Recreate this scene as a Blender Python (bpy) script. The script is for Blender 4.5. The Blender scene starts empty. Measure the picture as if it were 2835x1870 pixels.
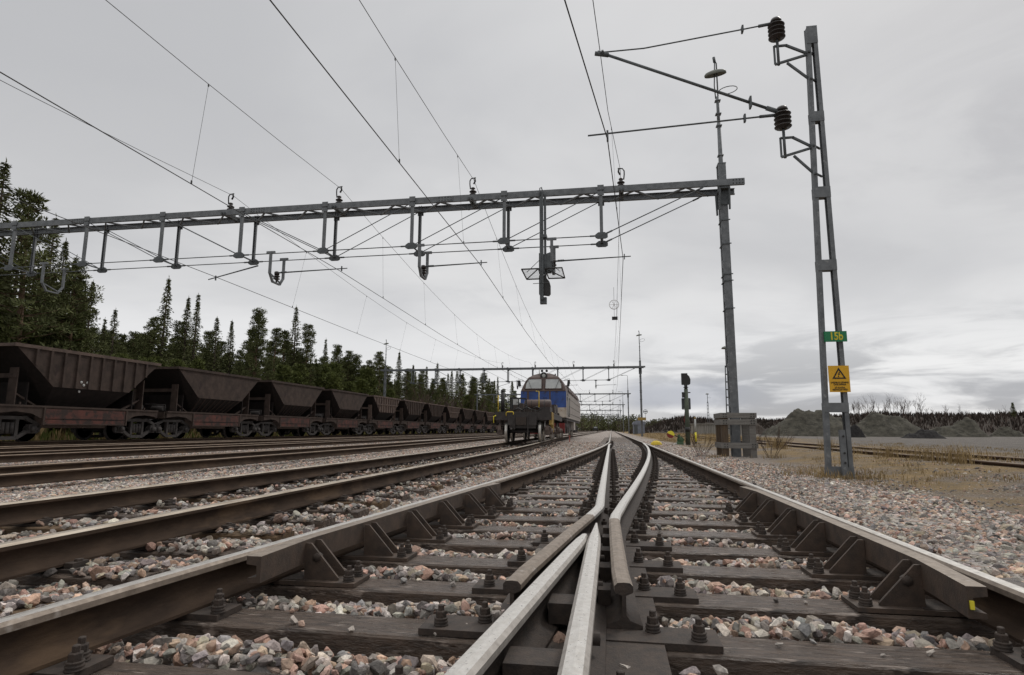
import bpy, bmesh, math, random
import numpy as np
from mathutils import Vector, Matrix

rnd = random.Random(7)
C = bpy.context.scene.collection
R = math.radians
scene = bpy.context.scene

# ------------------------------------------------------------------ camera
YAW, PITCH, ROLL, CAMH = R(9.32062909), R(8.73930543), R(0.17301615), 0.5461354
LENS = 21.0972
_f = Vector((-math.sin(YAW) * math.cos(PITCH), math.cos(YAW) * math.cos(PITCH), math.sin(PITCH)))
_r = Vector((math.cos(YAW), math.sin(YAW), 0))
_u = _r.cross(_f)
CR = math.cos(ROLL) * _r + math.sin(ROLL) * _u
CU = -math.sin(ROLL) * _r + math.cos(ROLL) * _u
CF = _f
cd = bpy.data.cameras.new("camera")
cd.sensor_width = 36
cd.lens = LENS
cd.clip_start = 0.05
cd.clip_end = 6000
cam = bpy.data.objects.new("camera", cd)
C.objects.link(cam)
cam.matrix_world = Matrix(((CR.x, CU.x, -CF.x, 0), (CR.y, CU.y, -CF.y, 0), (CR.z, CU.z, -CF.z, CAMH), (0, 0, 0, 1)))
scene.camera = cam


def project(x, y, z):
    """where a point falls in the picture: 0..1 across, 0..1 down"""
    p = Vector((x, y, z - CAMH))
    d = p.dot(CF)
    if d <= 0.01:
        return None
    k = LENS / 36.0
    return 0.5 + k * p.dot(CR) / d, 0.5 - k * p.dot(CU) / d * 2835 / 1870


# ------------------------------------------------------------------ sky, sun, exposure
SUN_EL, SUN_AZ = R(48), R(35)          # azimuth clockwise from +Y
w = bpy.data.worlds.new("World")
scene.world = w
w.use_nodes = True
nt = w.node_tree
nt.nodes.clear()


def wn(t, **k):
    n = nt.nodes.new(t)
    for a, b in k.items():
        setattr(n, a, b)
    return n


def L(a, b):
    nt.links.new(a, b)


def wmath(op, a, b=None, c=None, clamp=False):
    n = wn("ShaderNodeMath", operation=op, use_clamp=clamp)
    for i, v in enumerate((a, b, c)):
        if v is None:
            continue
        if isinstance(v, (int, float)):
            n.inputs[i].default_value = v
        else:
            L(v, n.inputs[i])
    return n.outputs[0]


def wmap(v, a, b, c, d):
    n = wn("ShaderNodeMapRange", interpolation_type="SMOOTHSTEP")
    L(v, n.inputs["Value"])
    for nm, x in zip(("From Min", "From Max", "To Min", "To Max"), (a, b, c, d)):
        n.inputs[nm].default_value = x
    return n.outputs[0]


def wmix(f, a, b):
    n = wn("ShaderNodeMix", data_type="RGBA")
    for sock, v in ((n.inputs[0], f), (n.inputs[6], a), (n.inputs[7], b)):
        if isinstance(v, (int, float)):
            sock.default_value = v
        elif isinstance(v, tuple):
            sock.default_value = (*v, 1)
        else:
            L(v, sock)
    return n.outputs[2]


out = wn("ShaderNodeOutputWorld")
bg = wn("ShaderNodeBackground")
bg.inputs[1].default_value = 0.1
L(bg.outputs[0], out.inputs[0])
sky = wn("ShaderNodeTexSky", sky_type="NISHITA")
sky.sun_disc = False
sky.sun_elevation = SUN_EL
sky.sun_rotation = SUN_AZ
sky.air_density = 1.0
sky.dust_density = 2.0
tc = wn("ShaderNodeTexCoord")
sep = wn("ShaderNodeSeparateXYZ")
L(tc.outputs["Generated"], sep.inputs[0])
sx, sy, sz = sep.outputs
# cloud deck seen from below: project the view ray on a plane
den = wmath("ADD", wmath("MAXIMUM", sz, 0.0), 0.09)
px = wmath("DIVIDE", sx, den)
py = wmath("DIVIDE", sy, den)
comb = wn("ShaderNodeCombineXYZ")
L(px, comb.inputs[0]); L(py, comb.inputs[1])


def wnoise(vec, scale, detail, rough=0.55, dist=0.0, off=(0, 0, 0), sc=(1, 1, 1)):
    m = wn("ShaderNodeMapping")
    m.inputs["Location"].default_value = off
    m.inputs["Scale"].default_value = sc
    L(vec, m.inputs["Vector"])
    n = wn("ShaderNodeTexNoise")
    L(m.outputs[0], n.inputs["Vector"])
    n.inputs["Scale"].default_value = scale
    n.inputs["Detail"].default_value = detail
    n.inputs["Roughness"].default_value = rough
    n.inputs["Distortion"].default_value = dist
    return n.outputs[0]


big = wnoise(comb.outputs[0], 0.55, 5, 0.5, 0.4, off=(3.1, 1.7, 0))
fine = wnoise(comb.outputs[0], 1.6, 6, 0.6, 0.6, off=(0.4, 5.2, 0))
streak = wnoise(tc.outputs["Generated"], 1.0, 7, 0.55, 0.5, off=(1.3, 0.2, 0.8), sc=(5.0, 5.0, 26.0))
right = wmap(sx, -0.10, 0.22, 0.0, 1.0)           # broken cloud lies low to the right of the line
low = wmap(sz, 0.05, 0.20, 1.0, 0.0)
deck = wmix(wmap(big, 0.36, 0.66, 0.0, 1.0), (6.0, 6.0, 6.08), (7.6, 7.56, 7.54))
deck = wmix(wmath("MULTIPLY", wmap(fine, 0.45, 0.72, 0.0, 0.5), 0.5), deck, (4.9, 4.95, 5.2))
# low left: thin bright cloud over the trees
lowleft = wmath("MULTIPLY", wmap(sz, 0.05, 0.27, 1.0, 0.0), wmap(sx, -0.75, 0.05, 0.95, 0.55))
deck = wmix(lowleft, deck, (9.0, 9.0, 9.1))
# broken cloud near the horizon: blue-grey bars and bright gaps
bars = wmix(wmap(streak, 0.42, 0.60, 0.0, 1.0), (3.9, 3.98, 4.2), (9.4, 9.4, 9.4))
deck = wmix(wmath("MULTIPLY", wmath("MULTIPLY", right, low), wmap(streak, 0.35, 0.6, 0.9, 0.75)), deck, bars)
# darker bank low ahead
ahead = wmath("MULTIPLY", wmath("MULTIPLY", wmap(sx, -0.02, 0.06, 0.0, 1.0), wmap(sx, 0.12, 0.26, 1.0, 0.25)), wmath("MULTIPLY", wmap(sz, 0.025, 0.045, 0.0, 1.0), wmap(sz, 0.06, 0.095, 1.0, 0.0)))
deck = wmix(wmath("MULTIPLY", ahead, 0.75), deck, (3.9, 4.15, 4.85))
# upper right slightly heavier
deck = wmix(wmath("MULTIPLY", wmap(sx, 0.05, 0.55, 0.0, 0.75), wmap(sz, 0.12, 0.42, 0.0, 1.0)), deck, wmix(wmap(fine, 0.38, 0.62, 0.0, 1.0), (4.4, 4.4, 4.55), (6.0, 5.98, 6.02)))
deck = wmix(wmath("MULTIPLY", wmap(sx, -0.8, -0.25, 0.6, 0.0), wmap(sz, 0.25, 0.5, 0.0, 1.0)), deck, (5.3, 5.3, 5.4))  # upper left corner darkened in the sky colour, standing in for lens vignetting
# heavier, cooler cloud higher up
deck = wmix(wmap(sz, 0.28, 0.52, 0.0, 0.45), deck, wmix(wmap(big, 0.36, 0.66, 0.0, 1.0), (5.0, 5.05, 5.2), (6.4, 6.42, 6.5)))
# an overcast sky is brightest overhead
deck = wmix(wmap(sz, 0.62, 0.95, 0.0, 1.0), deck, (17.0, 16.9, 16.5))
L(wmix(0.95, sky.outputs[0], deck), bg.inputs[0])

sd = bpy.data.lights.new("sun", "SUN")
sd.energy = 1.0
sd.angle = R(14)
sd.color = (1.0, 0.96, 0.9)
sun = bpy.data.objects.new("sun", sd)
C.objects.link(sun)
sv = Vector((math.sin(SUN_AZ) * math.cos(SUN_EL), math.cos(SUN_AZ) * math.cos(SUN_EL), math.sin(SUN_EL)))
sun.rotation_euler = sv.to_track_quat("Z", "Y").to_euler()

vs = scene.view_settings
vs.view_transform = "Standard"
vs.look = "None"
vs.exposure = 0.0
vs.gamma = 1
try:
    scene.cycles.max_bounces = 5
    scene.cycles.diffuse_bounces = 3
    scene.cycles.use_denoising = True
except Exception:
    pass

# ------------------------------------------------------------------ materials
MATS = {}


def mat(name, c1, c2=None, rough=0.8, metal=0.0, scale=8.0, bump=0.0, bscale=None, stretch=(1, 1, 1), spots=None, attr=None, spec=None, detail=6, rvar=0.0):
    if name in MATS:
        return MATS[name]
    m = bpy.data.materials.new(name)
    m.use_nodes = True
    t = m.node_tree
    b = t.nodes["Principled BSDF"]
    b.inputs["Metallic"].default_value = metal
    b.inputs["Roughness"].default_value = rough
    if spec is None and rough >= 0.8 and metal == 0:
        spec = 0.2
    if spec is not None:
        b.inputs["Specular IOR Level"].default_value = spec
    co = t.nodes.new("ShaderNodeTexCoord")
    mp = t.nodes.new("ShaderNodeMapping")
    mp.inputs["Scale"].default_value = stretch
    t.links.new(co.outputs["Object"], mp.inputs[0])

    def noise(s, d=detail, r=0.6):
        n = t.nodes.new("ShaderNodeTexNoise")
        n.inputs["Scale"].default_value = s
        n.inputs["Detail"].default_value = d
        n.inputs["Roughness"].default_value = r
        t.links.new(mp.outputs[0], n.inputs["Vector"])
        return n.outputs[0]

    def ramp(v, a, bb):
        n = t.nodes.new("ShaderNodeMapRange")
        t.links.new(v, n.inputs[0])
        n.inputs[1].default_value = a
        n.inputs[2].default_value = bb
        return n.outputs[0]

    def mix(f, a, bb, mode="MIX"):
        n = t.nodes.new("ShaderNodeMix")
        n.data_type = "RGBA"
        n.blend_type = mode
        for s, v in ((n.inputs[0], f), (n.inputs[6], a), (n.inputs[7], bb)):
            if isinstance(v, (int, float)):
                s.default_value = v
            elif isinstance(v, tuple):
                s.default_value = (*v, 1)
            else:
                t.links.new(v, s)
        return n.outputs[2]

    if c2 is None:
        c2 = tuple(x * 0.75 for x in c1)
    col = mix(ramp(noise(scale), 0.35, 0.68), c1, c2)
    if attr:
        a = t.nodes.new("ShaderNodeAttribute")
        a.attribute_name = attr
        g = mix(ramp(noise(scale * 3, 5), 0.3, 0.7), (0.62, 0.62, 0.62), (1.25, 1.22, 1.2))
        col = mix(1.0, a.outputs["Color"], g, "MULTIPLY")
    if spots:
        sc, sth, scol = spots
        col = mix(ramp(noise(sc, 4, 0.65), sth, sth + 0.09), col, scol)
    t.links.new(col, b.inputs["Base Color"])
    if rvar:
        mm = t.nodes.new("ShaderNodeMapRange")
        t.links.new(noise(scale * 1.7, 5), mm.inputs[0])
        mm.inputs[1].default_value = 0.3
        mm.inputs[2].default_value = 0.7
        mm.inputs[3].default_value = max(0.05, rough - rvar)
        mm.inputs[4].default_value = min(1, rough + rvar)
        t.links.new(mm.outputs[0], b.inputs["Roughness"])
    if bump:
        bn = t.nodes.new("ShaderNodeBump")
        bn.inputs["Strength"].default_value = bump
        bn.inputs["Distance"].default_value = 0.02
        t.links.new(noise(bscale or scale * 4, 8, 0.65), bn.inputs["Height"])
        t.links.new(bn.outputs[0], b.inputs["Normal"])
    MATS[name] = m
    return m


rust = mat("rail_rust", (0.060, 0.040, 0.028), (0.028, 0.019, 0.014), 0.9, 0.0, 9, 0.25, 60, stretch=(1, 0.35, 1), spots=(3.0, 0.60, (0.085, 0.056, 0.036)), spec=0.15)
steel = mat("rail_head_steel", (0.60, 0.57, 0.53), (0.44, 0.41, 0.37), 0.36, 0.75, 24, 0.06, 220, stretch=(1.6, 0.7, 1), spots=(3.5, 0.68, (0.27, 0.21, 0.16)), rvar=0.10)
steelbright = mat("frog_steel", (0.66, 0.635, 0.60), (0.52, 0.49, 0.45), 0.36, 0.6, 45, 0.12, 260, stretch=(1, 0.8, 1), spots=(7.0, 0.68, (0.34, 0.27, 0.21)), rvar=0.12)
wornsteel = mat("worn_steel", (0.25, 0.205, 0.165), (0.15, 0.118, 0.092), 0.55, 0.3, 26, 0.15, 150, stretch=(1, 0.8, 1), spots=(5.0, 0.64, (0.42, 0.385, 0.35)), rvar=0.1)
dullsteel = mat("dull_rail_top", (0.23, 0.17, 0.12), (0.14, 0.10, 0.07), 0.6, 0.3, 10, 0.1, 60, stretch=(3, 0.3, 1))
ironfit = mat("rusty_fittings", (0.055, 0.039, 0.030), (0.026, 0.020, 0.017), 0.75, 0.1, 25, 0.3, 120)
gusset = mat("bracket_iron", (0.080, 0.054, 0.039), (0.038, 0.028, 0.022), 0.7, 0.15, 14, 0.2, 100, spots=(6, 0.62, (0.035, 0.03, 0.028)))
timber = mat("creosoted_timber", (0.112, 0.080, 0.060), (0.027, 0.019, 0.015), 0.36, 0.0, 4, 0.7, 18, stretch=(1.3, 9, 4), spots=(4.2, 0.57, (0.24, 0.195, 0.165)), rvar=0.26, spec=0.4)
timberbrown = mat("weathered_timber", (0.16, 0.105, 0.062), (0.075, 0.055, 0.038), 0.8, 0.0, 5, 0.5, 30, stretch=(0.7, 7, 4))
stone = mat("ballast_stone", (0.3, 0.28, 0.27), None, 0.85, 0.0, 26, 0.5, 70, attr="tint")
galv = mat("galvanised_steel", (0.165, 0.174, 0.182), (0.098, 0.105, 0.112), 0.65, 0.25, 6, 0.08, 40, spots=(9, 0.60, (0.225, 0.23, 0.235)))
galvdark = mat("weathered_galvanised_steel", (0.11, 0.12, 0.125), (0.06, 0.066, 0.07), 0.65, 0.3, 6, 0.08, 40)
wirem = mat("wire_copper_black", (0.035, 0.034, 0.033), (0.02, 0.02, 0.02), 0.6, 0.3)
porcelain = mat("brown_porcelain", (0.028, 0.020, 0.018), (0.018, 0.014, 0.013), 0.3, 0.0)
blackpaint = mat("black_paint", (0.012, 0.012, 0.012), (0.02, 0.019, 0.018), 0.55)
orebrown = mat("ore_wagon_brown", (0.066, 0.047, 0.039), (0.035, 0.026, 0.022), 0.85, 0.0, 3.0, 0.15, 30, spots=(1.6, 0.60, (0.032, 0.022, 0.021)))
orelight = mat("ore_wagon_light_brown", (0.125, 0.090, 0.074), (0.072, 0.053, 0.046), 0.85, 0.0, 3.0, 0.15, 30, spots=(1.6, 0.62, (0.05, 0.035, 0.03)))
orered = mat("ore_wagon_red_panel", (0.115, 0.045, 0.036), (0.055, 0.033, 0.029), 0.85, 0.0, 2.2, 0.1, 30, spots=(2.4, 0.52, (0.04, 0.029, 0.026)))
oredark = mat("ore_wagon_black", (0.022, 0.017, 0.016), (0.013, 0.011, 0.010), 0.9, 0.0, 5)  # darker tone for the chutes, end slopes and bulkheads below the hopper sides
bogiem = mat("bogie_grime", (0.055, 0.048, 0.045), (0.03, 0.026, 0.025), 0.8, 0.1, 6, 0.2, 40)
tyre = mat("wheel_tread_steel", (0.62, 0.60, 0.56), (0.42, 0.39, 0.35), 0.4, 0.8, 8)
locobrown = mat("loco_brown", (0.090, 0.054, 0.044), (0.052, 0.034, 0.029), 0.6, 0, 2.5, 0.08, 20, spots=(5, 0.62, (0.14, 0.10, 0.085)))
locoblue = mat("loco_blue", (0.028, 0.080, 0.29), (0.018, 0.042, 0.150), 0.6, 0, 1.6, 0.05, 20, spots=(3, 0.56, (0.03, 0.04, 0.085)))
locobeige = mat("loco_beige", (0.37, 0.33, 0.30), (0.25, 0.22, 0.195), 0.6, 0, 2.0, 0.06, 20, spots=(6, 0.66, (0.28, 0.18, 0.13)))
lococream = mat("loco_cream_sill", (0.52, 0.46, 0.385), (0.30, 0.235, 0.18), 0.7, 0, 3, 0.06, 20, spots=(5, 0.62, (0.28, 0.15, 0.10)))
glassm = mat("dusty_glass", (0.42, 0.43, 0.42), (0.30, 0.31, 0.31), 0.25, 0, 1.5)
lensm = mat("lamp_lens", (0.40, 0.42, 0.40), None, 0.1, 0)
redpaint = mat("red_paint", (0.22, 0.018, 0.016), (0.12, 0.014, 0.012), 0.6, 0, 4)
pinkpaint = mat("faded_red_stake", (0.50, 0.16, 0.13), (0.40, 0.12, 0.10), 0.8, 0, 6)
yellow = mat("yellow_paint", (0.66, 0.48, 0.03), (0.52, 0.37, 0.03), 0.6, 0, 5, spots=(9, 0.66, (0.3, 0.2, 0.03)))
ochre = mat("ochre_paint", (0.38, 0.25, 0.06), (0.24, 0.16, 0.05), 0.75, 0, 6)
brightyel = mat("bright_yellow_plastic", (0.76, 0.66, 0.04), (0.70, 0.60, 0.05), 0.5, 0, 3)
greypaint = mat("grey_plastic", (0.46, 0.46, 0.44), (0.36, 0.36, 0.35), 0.7, 0, 4)
signyel = mat("sign_yellow", (0.66, 0.36, 0.012), (0.60, 0.32, 0.012), 0.6, 0, 2)
signgreen = mat("sign_green", (0.012, 0.18, 0.072), (0.010, 0.15, 0.06), 0.6, 0, 2)
signblack = mat("sign_black", (0.01, 0.01, 0.01), None, 0.6)
signtext = mat("sign_letter_yellow", (0.62, 0.52, 0.03), None, 0.6)
postgreen = mat("green_signal_post", (0.075, 0.092, 0.06), (0.045, 0.055, 0.04), 0.75, 0, 3, 0.1, 30, spots=(2.4, 0.60, (0.12, 0.135, 0.105)))
machgreen = mat("green_point_machine", (0.06, 0.12, 0.055), (0.04, 0.07, 0.035), 0.7, 0, 6)
plankgrey = mat("weathered_plank", (0.20, 0.19, 0.175), (0.13, 0.12, 0.11), 0.85, 0, 4, 0.3, 30, stretch=(0.6, 6, 6), spots=(3, 0.62, (0.12, 0.095, 0.07)))
plankbrown = mat("brown_post", (0.115, 0.082, 0.055), (0.07, 0.052, 0.038), 0.85, 0, 4, 0.3, 30, stretch=(6, 6, 0.6))
cream = mat("enamel_grey_green", (0.14, 0.145, 0.12), (0.09, 0.095, 0.08), 0.5, 0, 4)
bark = mat("bark", (0.11, 0.085, 0.065), (0.055, 0.043, 0.035), 0.95, 0, 6, 0.5, 30, stretch=(3, 3, 0.5))
pinebark = mat("pine_bark", (0.17, 0.11, 0.07), (0.10, 0.068, 0.05), 0.95, 0, 6, 0.5, 30, stretch=(3, 3, 0.5))
twig = mat("bare_twigs", (0.085, 0.055, 0.042), (0.055, 0.04, 0.033), 0.95, 0, 3)
twiggrey = mat("bare_grey_twigs", (0.13, 0.10, 0.085), (0.09, 0.07, 0.06), 0.95, 0, 3)
needle = mat("spruce_needles", (0.108, 0.112, 0.044), (0.050, 0.056, 0.024), 0.8, 0, 1.1, spec=0.2)
needle2 = mat("pine_needles", (0.120, 0.130, 0.046), (0.066, 0.078, 0.030), 0.8, 0, 0.9, spec=0.2)
needle3 = mat("young_pine_needles", (0.125, 0.140, 0.034), (0.070, 0.085, 0.026), 0.8, 0, 1.2, spec=0.2)
drygrass = mat("dry_grass", (0.30, 0.215, 0.105), (0.20, 0.145, 0.075), 0.9, 0, 1.5)
brushm = mat("brown_brush", (0.052, 0.040, 0.032), (0.030, 0.024, 0.020), 0.95, 0, 0.5)
concrete = mat("pale_concrete", (0.34, 0.32, 0.29), (0.24, 0.225, 0.20), 0.9, 0, 1.2, 0.2, 12, stretch=(4, 1, 0.5))
darkrail = mat("rusty_side_rail", (0.085, 0.05, 0.032), (0.05, 0.032, 0.023), 0.85, 0, 6)
moundm = mat("gravel_heap", (0.085, 0.079, 0.063), (0.030, 0.028, 0.023), 0.95, 0, 1.4, 1.0, 5, stretch=(1, 1, 1.8), spots=(5, 0.60, (0.145, 0.135, 0.11)))
coalm = mat("black_heap", (0.016, 0.015, 0.016), (0.030, 0.027, 0.026), 0.9, 0, 2.5, 1.0, 9)
shedm = mat("shed_sheet_grey", (0.20, 0.22, 0.27), (0.15, 0.165, 0.205), 0.6, 0, 2)


# ------------------------------------------------------------------ mesh builder
class MB:
    def __init__(s):
        s.v, s.f, s.m, s.s = [], [], [], []

    def add(s, vs, fs, mi=0, smooth=False):
        o = len(s.v)
        s.v += [tuple(p) for p in vs]
        for f in fs:
            s.f.append([i + o for i in f])
            s.m.append(mi)
            s.s.append(smooth)
        return s

    def box(s, c, d, mi=0, rot=None, taper=None):
        hx, hy, hz = d[0] / 2, d[1] / 2, d[2] / 2
        vs = []
        for z in (-1, 1):
            for x, y in ((-1, -1), (1, -1), (1, 1), (-1, 1)):
                k = 1.0 if z < 0 or taper is None else taper
                vs.append(Vector((x * hx * k, y * hy * k, z * hz)))
        if rot is not None:
            vs = [rot @ p for p in vs]
        c = Vector(c)
        return s.add([p + c for p in vs], [(3, 2, 1, 0), (4, 5, 6, 7), (0, 1, 5, 4), (1, 2, 6, 5), (2, 3, 7, 6), (3, 0, 4, 7)], mi)

    def bar(s, a, b, w, h=None, mi=0, up=(0, 0, 1)):
        """a straight bar of rectangular section from a to b"""
        a, b = Vector(a), Vector(b)
        h = h or w
        d = b - a
        ln = d.length
        d.normalize()
        up = Vector(up)
        if abs(d.dot(up)) > 0.99:
            up = Vector((0, 1, 0))
        x = d.cross(up).normalized()
        z = x.cross(d)
        rot = Matrix((x, d, z)).transposed()
        return s.box((a + b) / 2, (w, ln, h), mi, rot)

    def tube(s, pts, r, n=6, mi=0, cap=True, smooth=True):
        pts = [Vector(p) for p in pts]
        rs = r if isinstance(r, (list, tuple)) else [r] * len(pts)
        o = len(s.v)
        prev = None
        for i, p in enumerate(pts):
            d = (pts[min(i + 1, len(pts) - 1)] - pts[max(i - 1, 0)])
            if d.length < 1e-9:
                d = Vector((0, 0, 1))
            d.normalize()
            if prev is None:
                x = d.orthogonal().normalized()
            else:
                x = prev - d * prev.dot(d)
                if x.length < 1e-6:
                    x = d.orthogonal()
                x.normalize()
            prev = x
            y = d.cross(x)
            for k in range(n):
                a = 2 * math.pi * k / n
                s.v.append(tuple(p + (x * math.cos(a) + y * math.sin(a)) * rs[i]))
        for i in range(len(pts) - 1):
            for k in range(n):
                s.f.append([o + i * n + k, o + i * n + (k + 1) % n, o + (i + 1) * n + (k + 1) % n, o + (i + 1) * n + k])
                s.m.append(mi)
                s.s.append(smooth and n > 4)
        if cap:
            for e, rev in ((0, True), (len(pts) - 1, False)):
                f = [o + e * n + k for k in range(n)]
                s.f.append(f[::-1] if rev else f)
                s.m.append(mi)
                s.s.append(False)
        return s

    def lathe(s, prof, c=(0, 0, 0), n=12, mi=0, axis="z", smooth=True, cap=True):
        o = len(s.v)
        c = Vector(c)
        for r, h in prof:
            for k in range(n):
                a = 2 * math.pi * k / n
                p = (r * math.cos(a), r * math.sin(a), h)
                if axis == "x":
                    p = (p[2], p[0], p[1])
                elif axis == "y":
                    p = (p[1], p[2], p[0])
                s.v.append(tuple(c + Vector(p)))
        for i in range(len(prof) - 1):
            for k in range(n):
                s.f.append([o + i * n + k, o + i * n + (k + 1) % n, o + (i + 1) * n + (k + 1) % n, o + (i + 1) * n + k])
                s.m.append(mi)
                s.s.append(smooth)
        for e, rev in ((0, True), (len(prof) - 1, False)):
            if cap and prof[e][0] > 1e-5:
                f = [o + e * n + k for k in range(n)]
                s.f.append(f[::-1] if rev else f)
                s.m.append(mi)
                s.s.append(False)
        return s

    def plate(s, poly, t, mi=0, org=(0, 0, 0), ax=(1, 0, 0), ay=(0, 0, 1)):
        """flat polygon (2-D) of thickness t, centred on the plane through org"""
        ax, ay = Vector(ax).normalized(), Vector(ay).normalized()
        n = ax.cross(ay).normalized()
        org = Vector(org)
        k = len(poly)
        vs = [org + ax * p[0] + ay * p[1] + n * (e * t / 2) for e in (-1, 1) for p in poly]
        fs = [tuple(range(k))[::-1], tuple(range(k, 2 * k))] + [(i, (i + 1) % k, k + (i + 1) % k, k + i) for i in range(k)]
        return s.add(vs, fs, mi)

    def build(s, name, mats, parent=None, loc=(0, 0, 0), label=None):
        me = s.mesh(name, mats)
        return obj(name, me, parent, loc, label)

    def mesh(s, name, mats):
        me = bpy.data.meshes.new(name)
        me.from_pydata(s.v, [], s.f)
        for m in mats if isinstance(mats, (list, tuple)) else [mats]:
            me.materials.append(m)
        me.polygons.foreach_set("material_index", s.m)
        me.polygons.foreach_set("use_smooth", s.s)
        bm = bmesh.new()
        bm.from_mesh(me)
        bmesh.ops.recalc_face_normals(bm, faces=bm.faces)
        bm.to_mesh(me)
        bm.free()
        return me


def obj(name, me, parent=None, loc=(0, 0, 0), label=None, rz=0.0):
    o = bpy.data.objects.new(name, me)
    C.objects.link(o)
    o.location = loc
    o.rotation_euler = (0, 0, rz)
    if parent is not None:
        o.parent = parent
    if label:
        o["label"] = label
    return o


def tag(o, label=None, cat=None, group=None, kind=None):
    if label:
        o["label"] = label
    if cat:
        o["category"] = cat
    if group:
        o["group"] = group
    if kind:
        o["kind"] = kind
    return o


def thing(name, label, cat, loc=(0, 0, 0), rz=0.0, group=None):
    o = obj(name, None, None, loc, None, rz)
    o.empty_display_size = 0.2
    return tag(o, label, cat, group)


def copy_tree(o, parent=None):
    c = o.copy()
    C.objects.link(c)
    if parent is not None:
        c.parent = parent
    for ch in list(o.children):
        copy_tree(ch, c)
    return c


ORD = ["nearest", "second", "third", "fourth", "fifth", "sixth", "seventh", "eighth", "ninth", "tenth", "eleventh", "twelfth", "thirteenth", "fourteenth", "fifteenth", "sixteenth", "seventeenth", "eighteenth", "nineteenth", "twentieth"]


def ss(a, b, x):
    t = min(1, max(0, (x - a) / (b - a)))
    return t * t * (3 - 2 * t)


# ------------------------------------------------------------------ track geometry (metres; rail tops at z = 0)
SL, SR = -0.10, 1.405                                     # straight track rails
RAILH, SLTOP = 0.158, -0.183


def off(Y):
    return 0.0 if Y > 32 else (32 - Y) ** 2 / 554.0


def dright(Y):
    return SR - off(Y) if Y > 4.3 else SR - (off(4.3) + 0.125 * (4.3 - Y))


def dleft(Y):
    return SL - off(Y) if Y > 5 else SL - (off(5) + 0.098 * (5 - Y))


def n1(Y):
    return -3.54 - 0.75 * ss(14, 44, Y)


def n2(Y):
    return -8.05 - 0.9 * ss(14, 46, Y)


def n3(Y):
    return -13.15 - 0.4 * ss(14, 60, Y)


def n4(Y):
    return -17.6


def n5(Y):
    return -22.05


def gz(x, y):
    """height of the ground sheet"""
    if x > 2.3:
        z = -0.225 + 0.175 * ss(3.7, 6.2, x) - 0.16 * ss(12, 40, x)
        z += 0.10 * ss(2.2, 3.2, x) * (1 - ss(3.2, 4.4, x)) * 0.4
    elif x > -2.5:
        z = -0.275 if y < 34 else -0.225
        z += 0.05 * ss(1.7, 2.3, x)
        z += 0.06 * ss(-1.9, -2.4, x)
    elif x > -5.5:
        z = -0.222
    elif x > -19.5:
        z = -0.225
    else:
        z = -0.225 + 0.09 * ss(-19.5, -20.3, x) + 0.2 * ss(-24.5, -28, x)
    return z


# ------------------------------------------------------------------ ground sheet
xs = sorted(set([-3000, -1500, -700, -350, -200, -120, -80, -60, -50, -45, -40] + [round(-36 + 0.5 * i, 2) for i in range(53)] + [round(-10 + 0.2 * i, 2) for i in range(126)] + [16, 17, 18, 20, 22, 25, 30, 36, 45, 60, 80, 120, 200, 350, 700, 1500, 3000]))
ys = sorted(set([-60, -30, -15, -8, -4, -2, -1] + [round(0.4 * i, 2) for i in range(76)] + [31, 32, 33, 33.9, 34.1, 35, 37, 40, 44, 48, 54, 60, 70, 80, 95, 110, 130, 160, 200, 260, 350, 500, 800, 1400, 2500, 4500]))
gv, gf = [], []
for y in ys:
    for x in xs:
        n = 0.012 * math.sin(x * 3.1 + y * 1.7) * math.sin(y * 2.3 - x * 0.9) if abs(x) < 40 and y < 60 else 0
        gv.append((x, y, gz(x, y) + n))
for j in range(len(ys) - 1):
    for i in range(len(xs) - 1):
        a = j * len(xs) + i
        gf.append((a, a + 1, a + len(xs) + 1, a + len(xs)))
gm = bpy.data.meshes.new("ground")
gm.from_pydata(gv, [], gf)
for p in gm.polygons:
    p.use_smooth = True


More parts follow.
